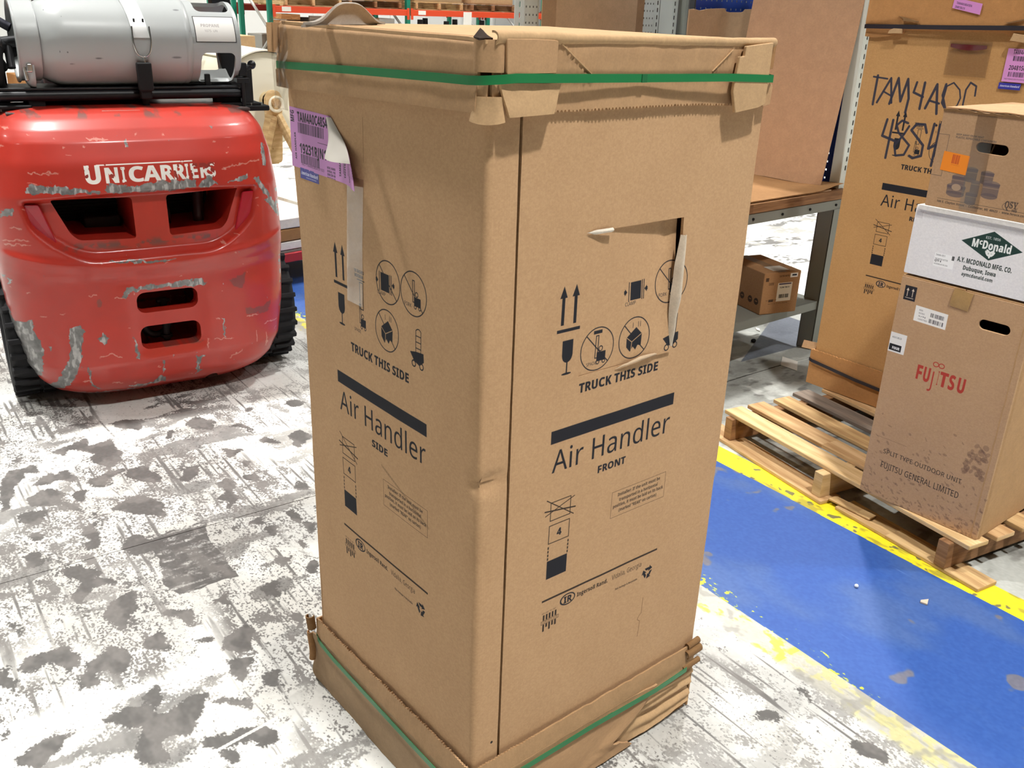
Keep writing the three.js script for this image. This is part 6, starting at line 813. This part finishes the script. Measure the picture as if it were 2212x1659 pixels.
// ---------- platform truck with flat cartons, half hidden behind the big carton ----------
{
  const X = 1.3, Z = -3.62, o = thing('platform_truck', 'low red platform truck behind the forklift', 'hand truck', [X, 0, Z], 0.12);
  part(o, 'deck', bx(0.9, 0.03, 1.3, 0.45, 0.19, -0.65, 0.008), std('#6d6a66', 0.6)); part(o, 'rim', [bx(0.92, 0.05, 0.02, 0.45, 0.165, 0.005, 0.004), bx(0.02, 0.05, 1.3, -0.005, 0.165, -0.65, 0.004)], std('#a8242e', 0.5)); for (const [x, z] of [[0.1, -0.12], [0.8, -0.12], [0.1, -1.18], [0.8, -1.18]]) part(o, 'caster', [new THREE.CylinderGeometry(0.06, 0.06, 0.04, 18).rotateZ(1.57).translate(x, 0.06, z), bx(0.05, 0.07, 0.06, x, 0.12, z, 0.004)], blackMatt);
  const pile = [['flat_carton', 'flat white carton at the bottom of the pile on the platform truck', 0.05, 0.0, whiteCard], ['flat_carton', 'flat brown carton between two white ones on the platform truck', 0.07, 0.012, kraftDark], ['flat_carton', 'flat white carton on top of the pile on the platform truck', 0.06, -0.01, whiteCard]]; let y = 0.205;
  for (const [n, l, h, dx, m] of pile) { const b = thing(n, l, 'carton', [X + dx, y, Z + 0.01], 0.12 + dx); part(b, 'body', bx(0.8, h - 0.004, 1.1, 0.41, h / 2, -0.56, 0.006), m); part(b, 'tape', bx(0.05, 0.001, 1.1, 0.41, h - 0.0015, -0.56, 0.0003), film); y += h; }
}
// ---------- roll of white foam on a wooden stand ----------
{
  const C = [2.32, 0.79, -5.72], rr = 0.335, o = thing('foam_roll', 'big roll of cream foam sheet on a wooden stand', 'roll', C, -0.05);
  const foam = std('#e6e0cc', 0.9), spiral = [];
  const gprof = []; for (let k = 0; k <= 15; k++) { const q = 0.05 + (rr - 0.05) * k / 15; gprof.push([q, 0.004 * (k % 2) + 0.003 * N1(k * 3, 1)]); } gprof.push([rr + 0.004, -0.012], [rr, -0.9], [0.05, -0.9]);
  part(o, 'layer', new THREE.LatheGeometry(gprof.map(([a, b]) => new THREE.Vector2(a, b)), 72).rotateX(Math.PI / 2), foam, 'wound foam layers');
  part(o, 'outer_wrap', sheet(steps(-0.62, 0.62, 30), steps(-0.92, 0.03, 4), (a, z) => [(rr + 0.012) * Math.sin(a) * 1.02, (rr + 0.012) * Math.cos(a), z], 0.01), std('#ece8d8', 0.9), 'loose outer turn'); part(o, 'core', new THREE.CylinderGeometry(0.06, 0.06, 1.0, 24, 1, true).rotateX(Math.PI / 2).translate(0, 0, -0.44), std('#c9b48c', 0.8));
  const s = thing('wooden_stand', 'wooden trestle stand with an axle carrying the foam roll', 'stand', C, -0.05);
  part(s, 'axle', rodBetween([0.0, 0, -1.1], [0.0, 0, 0.2], 0.024, 18), pine[1]); part(s, 'ring', new THREE.TorusGeometry(0.05, 0.012, 8, 24).translate(0.02, -0.02, 0.13), std('#efe8d2', 0.5));
  for (const z of [0.1, -1.0]) { const arm = plate(roundPoly([[-0.06, -0.45], [0.05, -0.45], [0.075, 0.02], [0.05, 0.075], [-0.02, 0.08], [-0.055, 0.03]], 0.03), 0.035, 0.002).translate(0.0, 0, z - 0.02); part(s, 'upright', arm, pine[0]); part(s, 'leg', barBetween([0.02, -0.1, z + 0.04], [0.27, -0.79, z + 0.3 * (z > 0 ? 1 : -1)], 0.12, 0.03), pine[0]); part(s, 'leg', barBetween([-0.02, -0.1, z + 0.03], [-0.2, -0.79, z - 0.02], 0.09, 0.03), pine[2]); }
  part(s, 'crossbar', bx(0.06, 0.06, 1.1, 0, -0.43, -0.45, 0.004), pine[2]);
}
// ---------- stacks behind the forklift ----------
const plainCarton = (name, label, [w, h, d], pos, m, turn = 0, group, extra) => { const o = thing(name, label, 'carton', pos, turn, group); part(o, 'body', bx(w, h, d, 0, h / 2, 0, 0.006, 2), m); part(o, 'tape', [bx(0.06, 0.0012, d - 0.02, 0, h + 0.0002, 0, 0.0003), bx(0.06, 0.09, 0.0012, 0, h - 0.045, d / 2 + 0.0002, 0.0003)], card('#b08a58', 0.4)); if (extra) extra(o); return o; };
plainCarton('tall_carton', 'tall brown carton with a white sheet, behind the forklift hoses', [0.9, 1.72, 0.8], [0.32, 0, -7.3], kraftOrange, 0.1, undefined, (o) => part(o, 'label', bx(0.3, 0.22, 0.002, 0.1, 1.5, 0.402, 0.0005), paperWhite, 'white sheet'));
plainCarton('supply_carton', 'brown carton under the white ones behind the forklift', [0.6, 0.66, 0.5], [1.62, 0, -6.4], kraft);
plainCarton('supply_carton', 'brown carton beside the blue-striped one behind the forklift', [0.42, 0.36, 0.4], [1.02, 0.57, -6.6], kraftOrange, 0.1); plainCarton('supply_carton', 'brown carton at the foot of the stacks behind the forklift', [0.62, 0.56, 0.6], [0.92, 0, -6.6], kraftDark, 0.05);
{ const [c, g] = canvas(256, 128); g.fillStyle = '#eceef2'; g.fillRect(0, 0, 256, 128); g.fillStyle = '#2438a8'; g.fillRect(34, 0, 14, 128); g.fillRect(56, 0, 22, 128); g.fillStyle = '#4a4a58'; g.fillRect(92, 30, 30, 98); g.fillStyle = '#dfe0ea'; g.fillRect(160, 0, 30, 128); const o = thing('striped_carton', 'white carton with blue stripes behind the forklift', 'carton', [1.66, 0.665, -6.33], 0.0); const b = new RoundedBoxGeometry(0.56, 0.3, 0.4, 2, 0.005).translate(0, 0.15, 0), pl = std('#e8eaee', 0.7); part(o, 'body', b, [pl, pl, pl, pl, artMat(c, 0.6), pl]); part(o, 'flap', bx(0.54, 0.003, 0.2, 0, 0.302, 0.1, 0.001), pl); }
plainCarton('white_carton', 'plain white carton above the blue-striped one behind the forklift', [0.62, 0.42, 0.4], [1.64, 0.972, -6.34], std('#f0eeea', 0.7));
// ---------- pallet racking at the far end ----------
const FX = [6.3, 8.95, 11.6, 14.25], rackDefs = [[-14, -15.1, 'front'], [-15.4, -16.45, 'rear']];
for (const [z0, z1, which] of rackDefs) {
  const o = thing('pallet_rack', `${which} row of green and orange pallet racking at the far end`, 'rack', [0, 0, 0]);
  const slots = (x, z) => [bx(0.08, 3.4, 0.07, x, 1.7, z, 0.006), bx(0.1, 0.02, 0.12, x, 0.01, z, 0.003)];
  for (const x of FX) { for (const z of [z0, z1]) part(o, 'upright', slots(x, z), rackGreen); for (let k = 0; k < 4; k++) { part(o, 'brace', barBetween([x, 0.15 + k * 0.8, k % 2 ? z0 : z1], [x, 0.9 + k * 0.8, k % 2 ? z1 : z0], 0.04, 0.025), galvan); } }
  for (let i = 0; i < 3; i++) for (const [z, m] of [[z0 + 0.05, which === 'front' ? rackOrange : rackOrangeShaded], [z1 - 0.05, rackOrangeShaded]]) { const w = FX[i + 1] - FX[i] - 0.08, xm = (FX[i] + FX[i + 1]) / 2; for (const y of [1.31, 2.9]) { const bm = part(o, 'beam', bx(w, 0.1, 0.05, xm, y, z, 0.006), m); for (const s of [-1, 1]) part(bm, 'connector', bx(0.05, 0.19, 0.012, xm + s * (w / 2 - 0.0), y - 0.02, z + 0.035, 0.003), m); if (which === 'front' && z > -14.5) part(bm, 'location_tag', bx(0.16, 0.07, 0.003, xm - w / 2 + 0.22, y + 0.005, z + 0.028, 0.0005), paperWhite); } }
  if (which === 'front') part(o, 'notice', bx(0.19, 0.3, 0.002, 10.22, 1.2, z0 + 0.085, 0.0005), paperWhite, 'white paper notice hung on the beam');
}
{ // what stands on and under the beams
  const slatPallet = (label, x, y, z, m, turn = 0) => { const o = thing('rack_pallet', label, 'pallet', [x, y, z], turn); for (let i = 0; i < 6; i++) part(o, 'top_board', bx(1.1, 0.018, 0.11, 0, 0.13, -0.42 + i * 0.168, 0.003), m); for (const k of [-0.5, 0, 0.5]) part(o, 'stringer', bx(0.05, 0.1, 1.0, k, 0.066, 0, 0.003), m); for (const k of [-0.42, 0, 0.42]) part(o, 'bottom_board', bx(1.1, 0.016, 0.11, 0, 0.008, k, 0.003), m); return o; };
  const load = (l1, l2, x, z, m, [w, h, d], lm) => { slatPallet(l1, x, 1.362, z, m); plainCarton('racked_carton', l2, [w, h, d], [x, 1.503, z], lm); };
  load('pallet under the wide carton on the first rack beam', 'wide brown carton on the first rack beam', 7.1, -14.5, pine[0], [1.1, 0.7, 0.9], kraft);
  load('pallet beside the green upright on the first rack beam', 'pale carton beside the green upright on the first rack beam', 8.3, -14.5, brownWood, [1.0, 0.6, 0.9], kraftPale);
  load('pallet at the start of the second rack bay', 'film-wrapped brown carton in the second rack bay', 9.65, -14.5, pine[2], [1.05, 0.6, 0.9], kraftGrey); load('pallet at the end of the second rack bay', 'brown carton at the end of the second rack bay', 10.9, -14.5, brownWood, [1.0, 0.6, 0.9], kraft);
  load('pallet in the rear rack behind the first bay', 'brown carton in the rear rack behind the first bay', 7.6, -15.9, pine[1], [1.1, 0.8, 0.9], kraftDark); load('pallet in the rear rack behind the second bay', 'brown carton in the rear rack behind the second bay', 10.3, -15.9, pine[1], [1.1, 0.8, 0.9], kraft);
  for (let k = 0; k < 9; k++) { const o = thing('wooden_tray', `orange wooden tray, number ${k + 1} from the floor in the stack under the first beam`, 'tray', [6.72, 0.35 + k * 0.1, -14.35], 0.0, 'wooden trays stacked under the first beam'); o.userData.label = ['lowest orange wooden tray of the stack under the first rack beam', 'second orange tray from the bottom of the rack stack', 'third orange tray from the bottom of the rack stack', 'fourth orange tray from the bottom of the rack stack', 'middle orange tray of the nine in the rack stack', 'fourth orange tray from the top of the rack stack', 'third orange tray from the top of the rack stack', 'second orange tray from the top of the rack stack', 'topmost orange wooden tray of the stack under the first rack beam'][k]; part(o, 'floor_board', bx(0.34, 0.012, 0.5, 0, 0.006, 0, 0.002), orangeWood); part(o, 'side_board', bx(0.34, 0.078, 0.02, 0, 0.045, 0.24, 0.003), orangeWood); part(o, 'side_board', bx(0.34, 0.078, 0.02, 0, 0.045, -0.24, 0.003), orangeWood); part(o, 'end_board', bx(0.02, 0.078, 0.46, -0.16, 0.045, 0, 0.003), orangeWood); part(o, 'end_board', bx(0.02, 0.078, 0.46, 0.16, 0.045, 0, 0.003), orangeWood); }
  plainCarton('crate', 'dark grey crate under the orange wooden trays', [0.5, 0.345, 0.6], [6.74, 0, -14.35], std('#6e6a66', 0.8));
  { const o = thing('window_crate', 'grey wooden crate with square openings under the first rack beam', 'crate', [7.5, 0, -14.45]); const bars = []; for (let i = 0; i < 4; i++) part(o, 'slat', bx(0.07, 1.22, 0.04, -0.45 + i * 0.3, 0.61, 0.42, 0.004), greyWood); for (let j = 0; j < 6; j++) part(o, 'rail', bx(1.0, 0.06, 0.04, 0, 0.04 + j * 0.23, 0.45, 0.004), greyWood); part(o, 'box', bx(0.96, 1.18, 0.8, 0, 0.59, -0.02, 0.01), std('#4a4440', 0.85)); }
  plainCarton('pale_crate', 'pale wrapped crate under the first rack beam', [0.7, 1.2, 0.7], [8.42, 0, -14.5], std('#b9b6b0', 0.7)); plainCarton('grey_crate', 'low grey crate standing behind the wooden trays in the rack', [0.4, 0.9, 0.4], [6.6, 0, -14.9], std('#98968f', 0.7), 0.2);
  const lowPallets = [['pine pallet in the pile beside the green uprights, lowest one', 0], ['pine pallet in the pile beside the green uprights, middle one', 1], ['pine pallet in the pile beside the green uprights, upper one', 2]]; for (const [l, k] of lowPallets) { slatPallet(l, 5.35, k * 0.141, -13.6, pine[k], 0.1); } plainCarton('supply_carton', 'pale brown carton on the pallet pile beside the green uprights', [0.7, 0.5, 0.6], [5.35, 0.425, -13.6], kraftPale);
  const machine = (l, x, z, h) => { const o = thing('pump', l, 'pump', [x, 0, z]); part(o, 'base', bx(0.3, 0.05, 0.3, 0, 0.025, 0, 0.006), blackMatt); part(o, 'motor', new THREE.CylinderGeometry(0.09, 0.1, h - 0.3, 18).translate(0, 0.05 + (h - 0.3) / 2, 0), blackPaint); part(o, 'column', new THREE.CylinderGeometry(0.05, 0.06, 0.26, 14).translate(0, h - 0.13, 0), blackMatt); };
  [['black pump under the second rack beam, next to the upright', 9.55, 1.19], ['tall black pump second along under the second rack beam', 9.9, 1.21], ['black pump third along under the second rack beam', 10.15, 1.17], ['black pump beside the paper notice under the second rack beam', 10.6, 1.2], ['black pump at the end of the row under the second rack beam', 11.0, 1.2]].forEach(([l, x, h], i) => machine(l, x, -14.5 - 0.35 * (i % 2), h));
}
shade(scene);
scene.traverse((o) => { if (o.isLight) o.castShadow = true; });
renderer.render(scene, camera);
